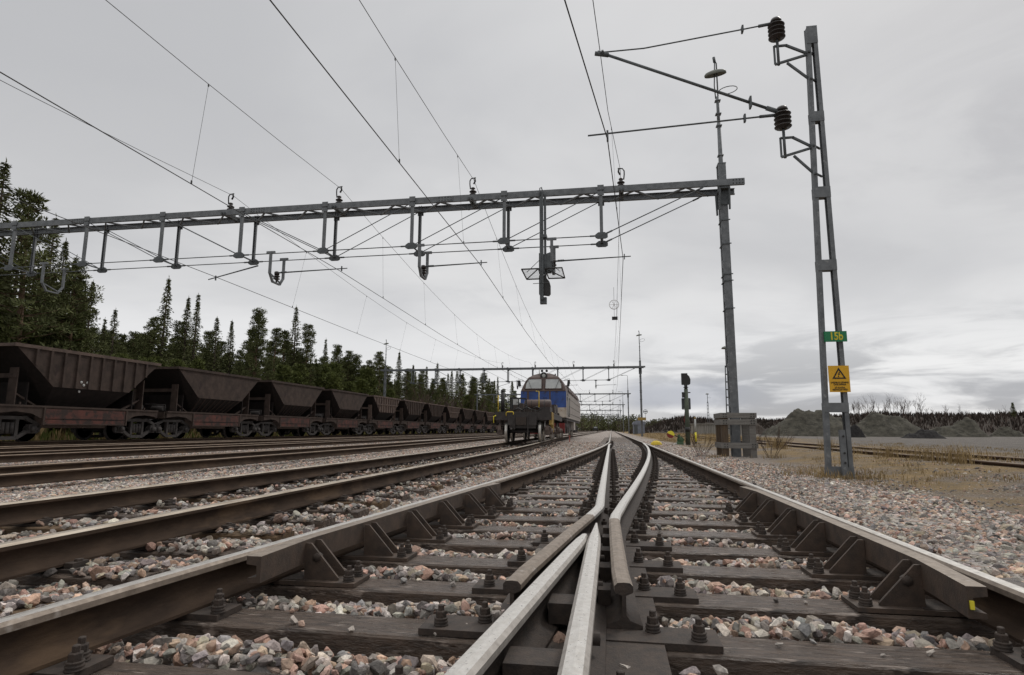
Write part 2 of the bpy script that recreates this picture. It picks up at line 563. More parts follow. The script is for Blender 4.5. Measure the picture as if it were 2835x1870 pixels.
def ground_material():
    m = bpy.data.materials.new("ground_gravel_and_grass")
    m.use_nodes = True
    t = m.node_tree
    b = t.nodes["Principled BSDF"]
    b.inputs["Roughness"].default_value = 0.95
    b.inputs["Specular IOR Level"].default_value = 0.2
    geo = t.nodes.new("ShaderNodeNewGeometry")
    sp = t.nodes.new("ShaderNodeSeparateXYZ")
    t.links.new(geo.outputs["Position"], sp.inputs[0])

    def vor(sc):
        n = t.nodes.new("ShaderNodeTexVoronoi")
        n.inputs["Scale"].default_value = sc
        t.links.new(geo.outputs["Position"], n.inputs["Vector"])
        return n

    def noise(sc, d=5, r=0.6):
        n = t.nodes.new("ShaderNodeTexNoise")
        n.inputs["Scale"].default_value = sc
        n.inputs["Detail"].default_value = d
        n.inputs["Roughness"].default_value = r
        t.links.new(geo.outputs["Position"], n.inputs["Vector"])
        return n.outputs[0]

    def ramp(v, a, bb, c=0.0, d=1.0):
        n = t.nodes.new("ShaderNodeMapRange")
        t.links.new(v, n.inputs[0])
        for i, q in enumerate((a, bb, c, d)):
            n.inputs[i + 1].default_value = q
        return n.outputs[0]

    def mix(f, a, bb, mode="MIX"):
        n = t.nodes.new("ShaderNodeMix")
        n.data_type = "RGBA"
        n.blend_type = mode
        for s, v in ((n.inputs[0], f), (n.inputs[6], a), (n.inputs[7], bb)):
            if isinstance(v, (int, float)):
                s.default_value = v
            elif isinstance(v, tuple):
                s.default_value = (*v, 1)
            else:
                t.links.new(v, s)
        return n.outputs[2]

    def mul(a, bb):
        n = t.nodes.new("ShaderNodeMath")
        n.operation = "MULTIPLY"
        for i, v in enumerate((a, bb)):
            if isinstance(v, (int, float)):
                n.inputs[i].default_value = v
            else:
                t.links.new(v, n.inputs[i])
        return n.outputs[0]

    v1 = vor(19.0)
    cr = t.nodes.new("ShaderNodeValToRGB")
    cr.color_ramp.interpolation = "CONSTANT"
    e = cr.color_ramp.elements
    e[0].position, e[0].color = 0.0, (0.25, 0.22, 0.20, 1)
    e[1].position, e[1].color = 0.25, (0.40, 0.37, 0.345, 1)
    for pos, c in ((0.45, (0.37, 0.265, 0.225, 1)), (0.62, (0.15, 0.135, 0.125, 1)), (0.74, (0.33, 0.29, 0.25, 1)), (0.9, (0.47, 0.43, 0.39, 1))):
        q = e.new(pos)
        q.color = c
    sc = t.nodes.new("ShaderNodeSeparateColor")
    t.links.new(v1.outputs["Color"], sc.inputs[0])
    t.links.new(sc.outputs[0], cr.inputs[0])
    ballast = cr.outputs[0]
    # oil and brake-dust stained strips between the rails
    strips = mix(ramp(noise(0.25, 3), 0.35, 0.65), ballast, mix(0.6, ballast, (0.10, 0.085, 0.075)))
    ballast = mix(0.35, ballast, strips)
    # earth and fine gravel of the yard
    earth = mix(ramp(noise(3.0, 6), 0.35, 0.7), (0.165, 0.135, 0.11), (0.095, 0.08, 0.067))
    earth = mix(ramp(noise(55.0, 3), 0.52, 0.62), earth, (0.30, 0.265, 0.24))
    grey = mix(ramp(noise(1.2, 6), 0.35, 0.7), (0.165, 0.148, 0.133), (0.095, 0.086, 0.078))
    grass = mix(ramp(noise(2.4, 6), 0.4, 0.65), (0.245, 0.165, 0.072), (0.15, 0.108, 0.055))
    green = mix(ramp(noise(0.6, 6), 0.4, 0.65), (0.16, 0.13, 0.05), (0.09, 0.095, 0.035))
    nb = noise(0.35, 4)
    # right side: x + wobble
    wob = t.nodes.new("ShaderNodeMath")
    wob.operation = "MULTIPLY_ADD"
    t.links.new(nb, wob.inputs[0])
    wob.inputs[1].default_value = 3.0
    t.links.new(sp.outputs[0], wob.inputs[2])
    xw = wob.outputs[0]
    col = mix(ramp(xw, 4.2, 5.6), ballast, earth)
    gpatch = mul(ramp(noise(0.42, 5), 0.40, 0.55), mul(ramp(xw, 4.6, 6.0), ramp(xw, 12.0, 15.0, 1, 0)))
    col = mix(mul(gpatch, 0.85), col, grass)
    col = mix(ramp(xw, 11.0, 13.5), col, grey)
    # beyond the yard ahead: dead grass
    yfar = mul(ramp(sp.outputs[1], 34.0, 46.0), mul(ramp(xw, 4.2, 5.4), ramp(xw, 13.0, 17.0, 1, 0)))
    col = mix(mul(yfar, 0.85), col, grass)
    yfar2 = ramp(sp.outputs[1], 110.0, 150.0)
    col = mix(mul(yfar2, ramp(xw, 12.0, 20.0)), col, grass)
    # left behind the wagons: moss and grass
    col = mix(ramp(xw, -22.0, -24.0), col, green)
    t.links.new(col, b.inputs["Base Color"])
    bn = t.nodes.new("ShaderNodeBump")
    bn.inputs["Strength"].default_value = 0.9
    bn.inputs["Distance"].default_value = 0.03
    hm = t.nodes.new("ShaderNodeMath")
    hm.operation = "ADD"
    t.links.new(ramp(v1.outputs["Distance"], 0.0, 0.6, 1, 0), hm.inputs[0])
    t.links.new(noise(60, 4), hm.inputs[1])
    t.links.new(hm.outputs[0], bn.inputs["Height"])
    t.links.new(bn.outputs[0], b.inputs["Normal"])
    return m


gm.materials.append(ground_material())
tag(obj("ground", gm), kind="structure")

# ------------------------------------------------------------------ rails
PROF = [(0.0665, 0), (0.0665, 0.011), (0.022, 0.027), (0.008, 0.045), (0.008, 0.112), (0.033, 0.122), (0.036, 0.126), (0.0355, 0.145), (0.0235, 0.1562), (0.0, 0.158)]
PROF = [(x, z * RAILH / 0.158) for x, z in PROF]
RING = PROF[:-1] + [PROF[-1]] + [(-x, z) for x, z in PROF[-2::-1]]
NR = len(RING)
TOPF = {8, 9}          # ring edges that carry the running surface


def rail_mb(path, ztop=0.0, width=None, side_steel=(), side_worn=(), bright_from=None):
    """rail swept along path [(x, y)], running surface at ztop; width(y) narrows the head"""
    mb = MB()
    o = 0
    k = len(path)
    for i, (x, y) in enumerate(path):
        a, c = path[max(i - 1, 0)], path[min(i + 1, k - 1)]
        dx, dy = c[0] - a[0], c[1] - a[1]
        ln = math.hypot(dx, dy)
        nx, ny = dy / ln, -dx / ln
        s = width(y) if width else 1.0
        for px_, pz in RING:
            sc = s if pz > 0.03 else 0.5 + 0.5 * s
            mb.v.append((x + nx * px_ * sc, y + ny * px_ * sc, ztop - RAILH + pz))
    for i in range(k - 1):
        for j in range(NR):
            jj = (j + 1) % NR
            mb.f.append([i * NR + j, i * NR + jj, (i + 1) * NR + jj, (i + 1) * NR + j])
            top = j in TOPF or (side_steel and j in (7, 10)) or j in side_steel
            mb.m.append((2 if bright_from is not None and path[i][1] >= bright_from else 1) if top else (2 if j in side_worn or (side_worn and j in (7, 10)) else (1 if j in (7, 10) and not side_worn else 0)))
            mb.s.append(j in (1, 2, 3, 4, 13, 14, 15, 16))
    for e, rev in ((0, False), (k - 1, True)):
        f = [e * NR + j for j in range(NR)]
        mb.f.append(f[::-1] if rev else f)
        mb.m.append(0)
        mb.s.append(False)
    return mb


def ypath(fn, y0, y1, st=1.0):
    n = max(2, int((y1 - y0) / st) + 1)
    return [(fn(y0 + (y1 - y0) * i / (n - 1)), y0 + (y1 - y0) * i / (n - 1)) for i in range(n)]


def rail(name, path, label, mats=None, group=None, **k):
    o = rail_mb(path, **k).build(name, mats or [rust, steel])
    return tag(o, label, "rail", group)


far = 620
rail("stock_rail", ypath(lambda y: SR, -2, far, 4), "long straight running rail on the right side of the turnout, polished bright on top", [rust, steel, wornsteel], group="rails of the turnout", side_worn=(6, 11))
rail("stock_rail", ypath(dleft, -2, 36, 0.5) + ypath(dleft, 38, far, 4), "curved outer rail of the turnout swinging out to the left foreground", [rust, steel, wornsteel], group="rails of the turnout", side_worn=(6, 11))
# closure rails carry on as the bent wing rails beside the frog
lcl = [(-0.372, 2.28), (-0.355, 2.5), (-0.24, 3.45), (-0.155, 4.1), (-0.109, 4.50), (-0.098, 4.68)] + ypath(lambda y: SL + 0.0, 5.3, 25.0, 0.8)
lcl[-1] = (SL + 0.045, lcl[-1][1])
rcl = [(0.032, 2.32), (0.022, 2.55), (0.012, 3.3), (0.006, 3.95), (0.018, 4.22), (0.045, 4.5)] + ypath(dright, 4.9, 27.0, 0.6)
rail("closure_rail", lcl, "bent rail left of the frog point, ending in a cut wing end toward the camera", [ironfit, wornsteel, steelbright], group="rails of the turnout", side_steel=(6, 11), bright_from=4.1, width=lambda y: 0.94)
rail("closure_rail", rcl, "bowed inner rail right of the frog point, ending in a cut rusty wing end", [ironfit, wornsteel, steelbright], group="rails of the turnout", side_steel=(6, 11), bright_from=3.85, width=lambda y: 0.94)
# bright running bands on the far lengths of both
frog = thing("crossing_frog", "pointed steel frog where two bright rails meet in a V", "rail frog", (SL, 1.4, -RAILH))
vr = [(SL, y) for y in (-1.5, 0.5, 1.5, 2.2, 2.8, 3.1, 3.3, 3.5, 3.66, 3.74)]
vl = [(-0.20 - 0.108 * (2.93 - y), y) for y in (-1.5, 0.4, 1.2, 2.0, 2.5, 2.8, 3.0, 3.2, 3.36)]


def rel(p):
    return [(x - SL, y - 1.4) for x, y in p]


a = rail_mb(rel(vr), RAILH, lambda y: max(0.14, min(1, (3.86 - (y + 1.4)) / 0.62)), side_worn=(6, 11)).build("point_rail", [ironfit, steelbright, mat("dull_frog_bevel", (0.40, 0.37, 0.34), (0.27, 0.245, 0.22), 0.5, 0.4, 30, 0.12, 200)], frog, label="right leg of the frog with the sharp nose")
b_ = rail_mb(rel(vl), RAILH - 0.002, lambda y: max(0.3, min(1, (3.55 - (y + 1.4)) / 0.4)), side_worn=(6, 11)).build("splice_rail", [ironfit, steelbright, MATS["dull_frog_bevel"]], frog, label="left leg of the frog with cracked worn head")
for y in (1.75, 2.33):
    d = (2.93 - y) * 0.108 + 0.10
    MB().box((0, 0, 0), (max(0.03, d - 0.06), 0.13, 0.07)).build("spacer_block", ironfit, frog, (-d / 2 - 0.002, y - 1.4, 0.055))
for y in (2.6, 3.0, 3.4, 3.8, 4.15):
    for xx in (0.058, -0.07 if y > 3.7 else -0.13 - 0.108 * (3.3 - y)):
        MB().box((0, 0, 0), (0.05, 0.12, 0.06)).build("spacer_block", ironfit, frog, (xx, y - 1.4, 0.045))
for s, y in ((1, 1.98), (1, 2.62), (1, 3.15), (-1, 2.1)):
    m2 = MB()
    m2.lathe([(0.001, 0), (0.026, 0), (0.026, 0.012), (0.020, 0.014), (0.020, 0.04), (0.001, 0.042)], n=6, axis="x")
    m2.build("web_bolt", ironfit, frog, (0.012 if s > 0 else -0.30, y - 1.4, 0.07))
mb = MB()
mb.box((-0.05, 0.75, -0.012), (0.62, 3.6, 0.012))
mb.build("bed_plate", ironfit, frog)


# bright worn running band along the closure rails
def band(path, label):
    pass


# other tracks
def track_rails(fn, y0, y1, lab, mats=None, zt=0.0, st=3.0, group=None):
    for s, side in ((-0.7525, "left"), (0.7525, "right")):
        rail("running_rail", ypath(lambda y: fn(y) + s, y0, y1, st), lab % side, mats, group, ztop=zt)


G = "rails of the yard tracks"
semi = mat("half_worn_rail_top", (0.40, 0.35, 0.29), (0.22, 0.175, 0.13), 0.5, 0.5, 10, 0.1, 60, stretch=(5, 0.3, 1))
track_rails(n1, -1, far, "%s rail of the track carrying the blue locomotive", [rust, semi], zt=0.022, group=G)
track_rails(n2, 2, far, "%s rail of the brown empty track just left of the locomotive track", [rust, dullsteel], group=G)
track_rails(n3, 5, far, "%s rail of the empty track midway between locomotive and ore wagons", [rust, dullsteel], group=G)
track_rails(n4, 8, far, "%s rail of the empty track right beside the ore wagons", [rust, dullsteel], group=G)
track_rails(n5, 8, far, "%s rail under the long row of ore wagons", [rust, dullsteel], zt=0.06, group=G)
track_rails(lambda y: 7.3, 3, 60, "%s rusty rail of the grassy siding on the right of the lattice mast", [darkrail, dullsteel], zt=0.03, group=G)

# ------------------------------------------------------------------ check rails with gusset brackets
SPIT = 0.575
SLY = [2.285 + SPIT * k for k in range(-2, 62)]           # timbers under the turnout


def bolt_mesh():
    mb = MB()
    mb.lathe([(0.034, 0), (0.034, 0.006), (0.029, 0.007), (0.033, 0.013), (0.033, 0.019), (0.028, 0.020), (0.032, 0.026), (0.032, 0.031), (0.026, 0.032)], n=10)
    mb.lathe([(0.025, 0.032), (0.025, 0.056), (0.021, 0.060)], n=6, smooth=False)
    mb.lathe([(0.0145, 0.060), (0.0145, 0.080), (0.010, 0.083)], n=6, smooth=False)
    mb.v = [(x * 0.8, y * 0.8, z * 0.86) for x, y, z in mb.v]
    return mb.mesh("bolt", ironfit)


def bolt_small():
    mb = MB()
    mb.lathe([(0.033, 0), (0.032, 0.03), (0.024, 0.031), (0.024, 0.057), (0.014, 0.06), (0.014, 0.078)], n=6, smooth=False)
    mb.v = [(x * 0.8, y * 0.8, z * 0.86) for x, y, z in mb.v]
    return mb.mesh("bolt", ironfit)


BOLT, BOLTS = bolt_mesh(), bolt_small()


def check_rail(side, fn, y0, y1, label, ends):
    s = side                                  # +1: the bar stands to the right of its running rail (left side of the turnout)
    x0 = fn(y0)
    root = thing("check_rail", label, "check rail", (x0, y0, 0), 0, "check rails of the turnout")
    mb = MB()
    n = 16
    prof = [(0.036, 0.018), (0.036, -0.088), (-0.022, -0.088), (-0.022, -0.070), (0.018, -0.064), (0.016, -0.020), (-0.030, -0.014), (-0.030, 0.018)]
    k = len(prof)
    for i in range(n + 1):
        y = y0 + (y1 - y0) * i / n
        x = fn(y)
        e = 0.05 * max(0, 1 - (y - y0) / 0.45) + 0.05 * max(0, 1 - (y1 - y) / 0.45)
        x += s * (0.125 + e)
        for px_, pz in prof:
            mb.v.append((x + s * px_ - x0, y - y0, pz))
    for i in range(n):
        for j in range(k):
            jj = (j + 1) % k
            mb.f.append([i * k + j, i * k + jj, (i + 1) * k + jj, (i + 1) * k + j])
            mb.m.append(1 if j == k - 1 else 0)
            mb.s.append(False)
    for e in (0, n):
        mb.f.append([e * k + j for j in (0, 1, 4, 5)])
        mb.m.append(0); mb.s.append(False)
        mb.f.append([e * k + j for j in (0, 5, 6, 7)])
        mb.m.append(0); mb.s.append(False)
        mb.f.append([e * k + j for j in (1, 2, 3, 4)])
        mb.m.append(0); mb.s.append(False)
    if ends:
        mb.box((s * (0.125 + 0.05) + s * 0.024, 0.004, -0.043), (0.012, 0.024, 0.028), 2)
    mb.build("guard_bar", [gusset, wornsteel, brightyel], root)
    for k2, y in enumerate(SLY):
        if not (y0 + 0.25 < y < y1):
            continue
        m1 = MB()
        xx = fn(y) - x0 + s * 0.163
        yy = y - y0
        for dy in (-0.048, 0.048):
            m1.plate([(0, 0.004), (0.028, 0.004), (0.172, -0.150), (0.172, -0.162), (0, -0.162)], 0.013, 0, (xx, yy + dy, 0), (s, 0, 0))
        m1.box((xx + s * 0.07, yy, -0.171), (0.40, 0.19, 0.018))
        bk = m1.build("support_bracket", gusset, root)
        for dy in (-0.052, 0.052):
            obj("bolt", BOLT if y < 4.5 else BOLTS, bk, (xx + s * 0.225, yy + dy, -0.162))
        if k2 == 3:
            m3 = MB()
            m3.lathe([(0.001, 0), (0.022, 0), (0.022, 0.03), (0.001, 0.031)], n=6, axis="y")
            m3.build("cross_bolt", ironfit, bk, (xx + s * 0.06, yy - 0.06, -0.06))
    return root


check_rail(1, dleft, 2.42, 6.05, "dark check rail with six gusset brackets inside the left outer rail", False)
check_rail(-1, lambda y: SR, 2.40, 6.15, "dark check rail inside the right outer rail, yellow paint on its near end", True)

# ------------------------------------------------------------------ sleepers
SLP = []      # occupied rectangles (x0, x1, y0, y1, top) for the stones


def timber_mesh(x0, x1, wd, th, seed, mt):
    r2 = random.Random(seed)
    mb = MB()
    n = 7
    for i in range(n + 1):
        x = x0 + (x1 - x0) * i / n
        j = lambda a: r2.uniform(-a, a)
        y_a, y_b = -wd / 2 + j(0.006), wd / 2 + j(0.006)
        z = j(0.003)
        mb.v += [(x, y_a, -th), (x, y_a + j(.003), z - 0.008), (x, y_a + 0.010, z), (x, (y_a + y_b) / 2 + j(0.01), z + j(0.002)), (x, y_b - 0.010, z), (x, y_b, z - 0.008), (x, y_b, -th)]
    for i in range(n):
        for q in range(7):
            qq = (q + 1) % 7
            mb.f.append([i * 7 + q, i * 7 + qq, (i + 1) * 7 + qq, (i + 1) * 7 + q])
            mb.m.append(0); mb.s.append(False)
    for e in (0, n):
        mb.f.append([e * 7 + q for q in range(7)])
        mb.m.append(0); mb.s.append(False)
    return mb.mesh("sleeper", mt)


PLATE = MB().box((0, 0, 0.0115), (0.36, 0.16, 0.023)).mesh("tie_plate", ironfit)
PLATE2 = MB().box((0, 0, 0.0115), (0.40, 0.17, 0.023)).mesh("tie_plate", ironfit)
mbp = MB().box((0, 0, 0.0115), (0.36, 0.16, 0.023))
for bx in (-0.115, 0.115):
    mbp.lathe([(0.032, 0.023), (0.031, 0.05), (0.024, 0.052), (0.024, 0.078), (0.013, 0.08), (0.013, 0.098)], (bx, -0.03, 0), 6, smooth=False)
    mbp.lathe([(0.032, 0.023), (0.031, 0.05), (0.024, 0.052), (0.024, 0.078)], (bx * 1.45, 0.035, 0), 6, smooth=False)
PLATEF = mbp.mesh("tie_plate", ironfit)
mbp = MB().box((0, 0, 0.009), (0.30, 0.15, 0.018))
for bx in (-0.105, 0.105):
    mbp.box((bx, 0.0, 0.03), (0.05, 0.10, 0.028))
    mbp.lathe([(0.022, 0.04), (0.02, 0.055), (0.001, 0.056)], (bx, 0.01, 0), 6, smooth=False)
PLATEN = mbp.mesh("tie_plate", ironfit)

for k, y in enumerate(SLY):
    rails = [dleft(y), dright(y), SL, SR]
    if y > 31:
        rails = [SL, SR]
    if y < 29:
        x0, x1 = dleft(y) - 0.50, SR + 0.52
    else:
        x0, x1 = SL - 0.55, SR + 0.55
    x0 += rnd.uniform(-0.06, 0.05)
    x1 += rnd.uniform(-0.05, 0.06)
    wd = 0.225 + rnd.uniform(-0.008, 0.008)
    cx = (x0 + x1) / 2
    if k < 2:
        lab = "timber under the bottom edge of the picture" if k == 0 else "dark timber along the very bottom of the picture below the frog"
    elif k - 2 < 20:
        lab = "%s full creosoted timber under the turnout, counted from the camera" % (["first"] + ORD[1:])[k - 2]
    else:
        lab = "dark timber in the far half of the turnout, half sunk in stones"
    o = obj("sleeper", timber_mesh(x0 - cx, x1 - cx, wd, 0.16, k, timber), None, (cx, y, SLTOP), rz=rnd.uniform(-0.008, 0.008))
    tag(o, lab, "sleeper", "turnout timbers" if k - 2 < 20 else "far timbers of the turnout")
    SLP.append((x0, x1, y - wd / 2, y + wd / 2, SLTOP))
    infrog = y < 4.4
    for i, rx in enumerate(rails):
        if infrog and i in (1, 2):
            continue
        if i > 1 and min(abs(rx - q) for q in rails[:2]) < 0.2:
            continue
        if y < 9:
            p = obj("tie_plate", PLATE, o, (rx - cx, 0, 0.001))
            guarded = 2.6 < y < 6.1 and i in (0, 3)
            inner = 1 if i in (0,) else -1
            for bx, by in ((-0.115, -0.02), (0.115, 0.02), (0.16, -0.045), (-0.16, 0.045)):
                if guarded and bx * inner > 0:
                    continue
                if bx in (0.16, -0.16) and y > 6:
                    continue
                obj("bolt", BOLT if y < 4.5 else BOLTS, p, (bx, by, 0.023))
        else:
            obj("tie_plate", PLATEF, o, (rx - cx, 0, 0.001))
    if infrog:
        # wide frog plates left and right of the wing rails
        xl = -0.372 + (y - 2.26) * 0.111 if y > 2.2 else -0.27 - 0.108 * (2.2 - y)
        xr = 0.02 if y > 2.2 else SL
        for sx, s in ((xl, -1), (xr, 1)):
            p = obj("tie_plate", PLATE2, o, (sx + s * 0.13 - cx, 0, 0.001))
            for bx, by in ((-0.02 * s, 0.03), (0.13 * s, -0.035)):
                obj("bolt", BOLT, p, (bx, by, 0.023))

TM = [timber_mesh(-1.3, 1.3, 0.235, 0.15, 900 + i, timber if i % 3 else timberbrown) for i in range(6)]
# straight track beyond the turnout
k = 0
y = SLY[-1] + 0.6
while y < 62:
    o = tag(obj("sleeper", TM[k % 6], None, ((SL + SR) / 2, y, SLTOP)), "distant sleeper of the straight track beyond the turnout", "sleeper", "sleepers beyond the turnout")
    SLP.append(((SL + SR) / 2 - 1.3, (SL + SR) / 2 + 1.3, y - .12, y + .12, SLTOP))
    k += 1
    y += 0.6
y, k = 1.55, 0
while y < 34:
    nm = "%s sleeper from the camera under the locomotive track, half buried in ballast" % (["first"] + ORD[1:])[k] if k < 14 else "sleeper well ahead under the locomotive track, nearly covered by ballast"
    dx = n1(y + 0.3) - n1(y - 0.3)
    o = tag(obj("sleeper", TM[(k * 5 + 1) % 6], None, (n1(y) + rnd.uniform(-.04, .04), y, SLTOP + 0.02 + rnd.uniform(-0.012, 0.002)), rz=-math.atan2(dx, 0.6) + rnd.uniform(-.012, .012)), nm, "sleeper", "sleepers of the locomotive track")
    for s in (-0.7525, 0.7525):
        obj("tie_plate", PLATEN, o, (s, 0, 0.002))
    SLP.append((n1(y) - 1.3, n1(y) + 1.3, y - .12, y + .12, SLTOP))
    k += 1
    y += 0.62

# ------------------------------------------------------------------ ballast stones
rs = np.random.RandomState(5)
PAL = np.array([1.27, 1.21, 1.15]) * np.array([(0.30, 0.29, 0.28), (0.40, 0.38, 0.36), (0.38, 0.27, 0.225), (0.45, 0.34, 0.285), (0.20, 0.19, 0.185), (0.14, 0.135, 0.135), (0.34, 0.30, 0.25), (0.52, 0.49, 0.46), (0.28, 0.20, 0.165), (0.24, 0.245, 0.25)])
PW = np.array([0.18, 0.15, 0.12, 0.09, 0.12, 0.10, 0.08, 0.07, 0.05, 0.04])


def hull(npts, seed, rough=0.25):
    r = np.random.RandomState(seed)
    p = r.normal(size=(npts, 3))
    p /= np.linalg.norm(p, axis=1)[:, None]
    p *= r.uniform(1 - rough, 1.0, size=(npts, 1))
    for _ in range(4):                                   # broken faces
        nn = r.normal(size=3); nn /= np.linalg.norm(nn)
        dd = p @ nn; cut = r.uniform(0.45, 0.75)
        p -= np.maximum(0, dd - cut)[:, None] * nn
    p *= np.array([1.0, r.uniform(0.62, 0.95), r.uniform(0.5, 0.8)])
    bm = bmesh.new()
    for q in p:
        bm.verts.new(q)
    res = bmesh.ops.convex_hull(bm, input=bm.verts)
    bmesh.ops.delete(bm, geom=list({g for g in res["geom_interior"] + res["geom_unused"] if isinstance(g, bmesh.types.BMVert)}), context="VERTS")
    bmesh.ops.triangulate(bm, faces=bm.faces)
    bm.verts.index_update()
    vs = np.array([v.co[:] for v in bm.verts])
    fs = np.array([[v.index for v in f.verts] for f in bm.faces])
    bm.free()
    return vs, fs


NEARH = [hull(22, 100 + i) for i in range(16)]
FARH = [hull(11, 200 + i) for i in range(10)]


def rotmats(n):
    q = rs.normal(size=(n, 4))
    q /= np.linalg.norm(q, axis=1)[:, None]
    a, b, c, d = q.T
    return np.stack([np.stack([1 - 2 * (c * c + d * d), 2 * (b * c - a * d), 2 * (b * d + a * c)], -1),
                     np.stack([2 * (b * c + a * d), 1 - 2 * (b * b + d * d), 2 * (c * d - a * b)], -1),
                     np.stack([2 * (b * d - a * c), 2 * (c * d + a * b), 1 - 2 * (b * b + c * c)], -1)], 1)


def stones_mesh(name, P, S, COL, hulls):
    V, F, K = [], [], []
    o = 0
    idx = rs.randint(0, len(hulls), len(P))
    for h, (hv, hf) in enumerate(hulls):
        q = np.where(idx == h)[0]
        if not len(q):
            continue
        Rm = rotmats(len(q))
        # stones lie on their flat side more often than not
        v = np.einsum("nij,kj->nki", Rm, hv) * S[q][:, None, None]
        v[:, :, 2] *= 0.85
        v += P[q][:, None, :]
        nv = len(hv)
        f = hf[None] + (np.arange(len(q)) * nv)[:, None, None] + o
        o += nv * len(q)
        V.append(v.reshape(-1, 3)); F.append(f.reshape(-1, 3)); K.append(np.repeat(COL[q], nv, 0))
    V, F, K = np.concatenate(V), np.concatenate(F), np.concatenate(K)
    me = bpy.data.meshes.new(name)
    me.vertices.add(len(V))
    me.vertices.foreach_set("co", V.ravel().astype(np.float32))
    me.loops.add(F.size)
    me.loops.foreach_set("vertex_index", F.ravel().astype(np.int32))
    me.polygons.add(len(F))
    me.polygons.foreach_set("loop_start", np.arange(0, F.size, 3, dtype=np.int32))
    at = me.attributes.new("tint", "FLOAT_COLOR", "POINT")
    at.data.foreach_set("color", np.concatenate([K, np.ones((len(K), 1))], 1).ravel().astype(np.float32))
    me.polygons.foreach_set("use_smooth", np.zeros(len(F), dtype=bool))
    me.update(calc_edges=True)
    me.materials.append(stone)
    return me


def inframe(X, Y, m=0.06):
    P = np.stack([X, Y, np.full_like(X, -0.2 - CAMH)], 1)
    d = P @ np.array(CF)
    k = LENS / 36
    u = 0.5 + k * (P @ np.array(CR)) / d
    v = 0.5 - k * (P @ np.array(CU)) / d * 2835 / 1870
    return (d > 0.2) & (u > -m) & (u < 1 + m) & (v < 1.0 + m * 1.6)


gzv = np.vectorize(gz)


def scatter(x0, x1, y0, y1, dens, s0, s1):
    n = int((x1 - x0) * (y1 - y0) * dens)
    X = rs.uniform(x0, x1, n)
    Y = rs.uniform(y0, y1, n)
    ok = inframe(X, Y)
    X, Y = X[ok], Y[ok]
    S = (s0 + (s1 - s0) * rs.rand(len(X)) ** 1.3) * np.where(rs.rand(len(X)) < 0.10, 1.45, 1.0)
    return X, Y, S


def place(X, Y, S):
    """heights and rejection: keep stones off the timbers and rails, heaped in the cribs"""
    dl = np.where(Y > 5, np.where(Y > 32, SL, SL - (32 - Y) ** 2 / 554), SL - (27 ** 2 / 554 + 0.098 * (5 - Y)))
    dr = np.where(Y > 4.3, np.where(Y > 32, SR, SR - (32 - Y) ** 2 / 554), SR - (27.7 ** 2 / 554 + 0.125 * (4.3 - Y)))
    keep = np.ones(len(X), bool)
    Z = gzv(X, Y)
    # turnout cribs
    ph = ((Y - SLY[0]) / SPIT) % 1.0
    ph = np.where(ph > 0.5, ph - 1, ph) * SPIT              # distance from nearest timber centre
    ad = np.abs(ph)
    intimb = (X > dl - 0.55) & (X < SR + 0.55) & (Y < 34)
    keep &= ~(intimb & (ad < 0.118 + S * 0.75))
    # stones heap against the far side of each timber and fall away before the next
    v_ = np.clip((((Y - SLY[0]) / SPIT) % 1.0 * SPIT - 0.118) / (SPIT - 0.236), 0, 1)
    top = SLTOP + 0.014 - 0.062 * v_ ** 1.6 + 0.018 * np.sin(X * 5.1 + np.floor((Y - SLY[0]) / SPIT) * 2.3)
    lay = rs.rand(len(X))
    Z = np.where(intimb, top - lay * 0.05, Z + S * 0.15 - lay * 0.02)
    for rx in (dl, dr, np.full_like(X, SL), np.full_like(X, SR)):
        keep &= ~((np.abs(X - rx) < 0.085) & (Y < 40))
    frogz = (Y < 5) & (X > -0.32 - 0.1 * np.maximum(0, 3 - Y)) & (X < 0.22)
    keep &= ~(frogz & (rs.rand(len(X)) < 0.8))
    # beside the running rails of the locomotive track
    c1 = -3.54 - 0.75 * np.clip((Y - 14) / 30, 0, 1) ** 2 * (3 - 2 * np.clip((Y - 14) / 30, 0, 1))
    c2 = -8.05 - 0.9 * np.clip((Y - 14) / 32, 0, 1) ** 2 * (3 - 2 * np.clip((Y - 14) / 32, 0, 1))
    for c in (c1, c2, np.full_like(X, -13.2), np.full_like(X, -17.6)):
        for s in (-.7525, .7525):
            keep &= ~(np.abs(X - c - s) < 0.075)
    in1 = (np.abs(X - c1) < 1.3)
    ph1 = ((Y - 1.55) / 0.62) % 1.0
    ph1 = np.abs(np.where(ph1 > 0.5, ph1 - 1, ph1)) * 0.62
    on1 = in1 & (ph1 < 0.12 + S * 0.5) & (Y < 34)
    keep &= ~(on1 & (rs.rand(len(X)) < np.where(np.abs(X - c1) > 0.9, 0.55, 0.8)))
    Z = np.where(on1, SLTOP + 0.02 + S * 0.35, np.where(in1, Z + 0.018, Z))
    return keep, Z


def ballast(name, zones, hulls):
    A = []
    for zz in zones:
        X, Y, S = scatter(*zz)
        keep, Z = place(X, Y, S)
        A.append(np.stack([X, Y, Z, S], 1)[keep])
    A = np.concatenate(A)
    ci = rs.choice(len(PAL), len(A), p=PW)
    col = PAL[ci] * rs.uniform(0.6, 1.25, (len(A), 1)) * rs.uniform(0.95, 1.05, (len(A), 3))
    # brake dust and oil near the rails of the yard tracks
    dirt = np.ones(len(A))
    for c in (-3.54, -8.1, -13.2):
        d = np.abs(np.abs(A[:, 0] - c) - 0.75)
        dirt = np.minimum(dirt, np.where(A[:, 1] < 16, 0.55 + 0.45 * np.clip(d / 0.4, 0, 1), 1))
    col *= dirt[:, None] * np.where(dirt < 0.99, 1.0, 1.0)[:, None]
    me = stones_mesh(name, A[:, :3], A[:, 3], col, hulls)
    return len(A), tag(obj(name, me), "crushed pink and grey granite ballast lying between the tracks", "ballast", None, "stuff")


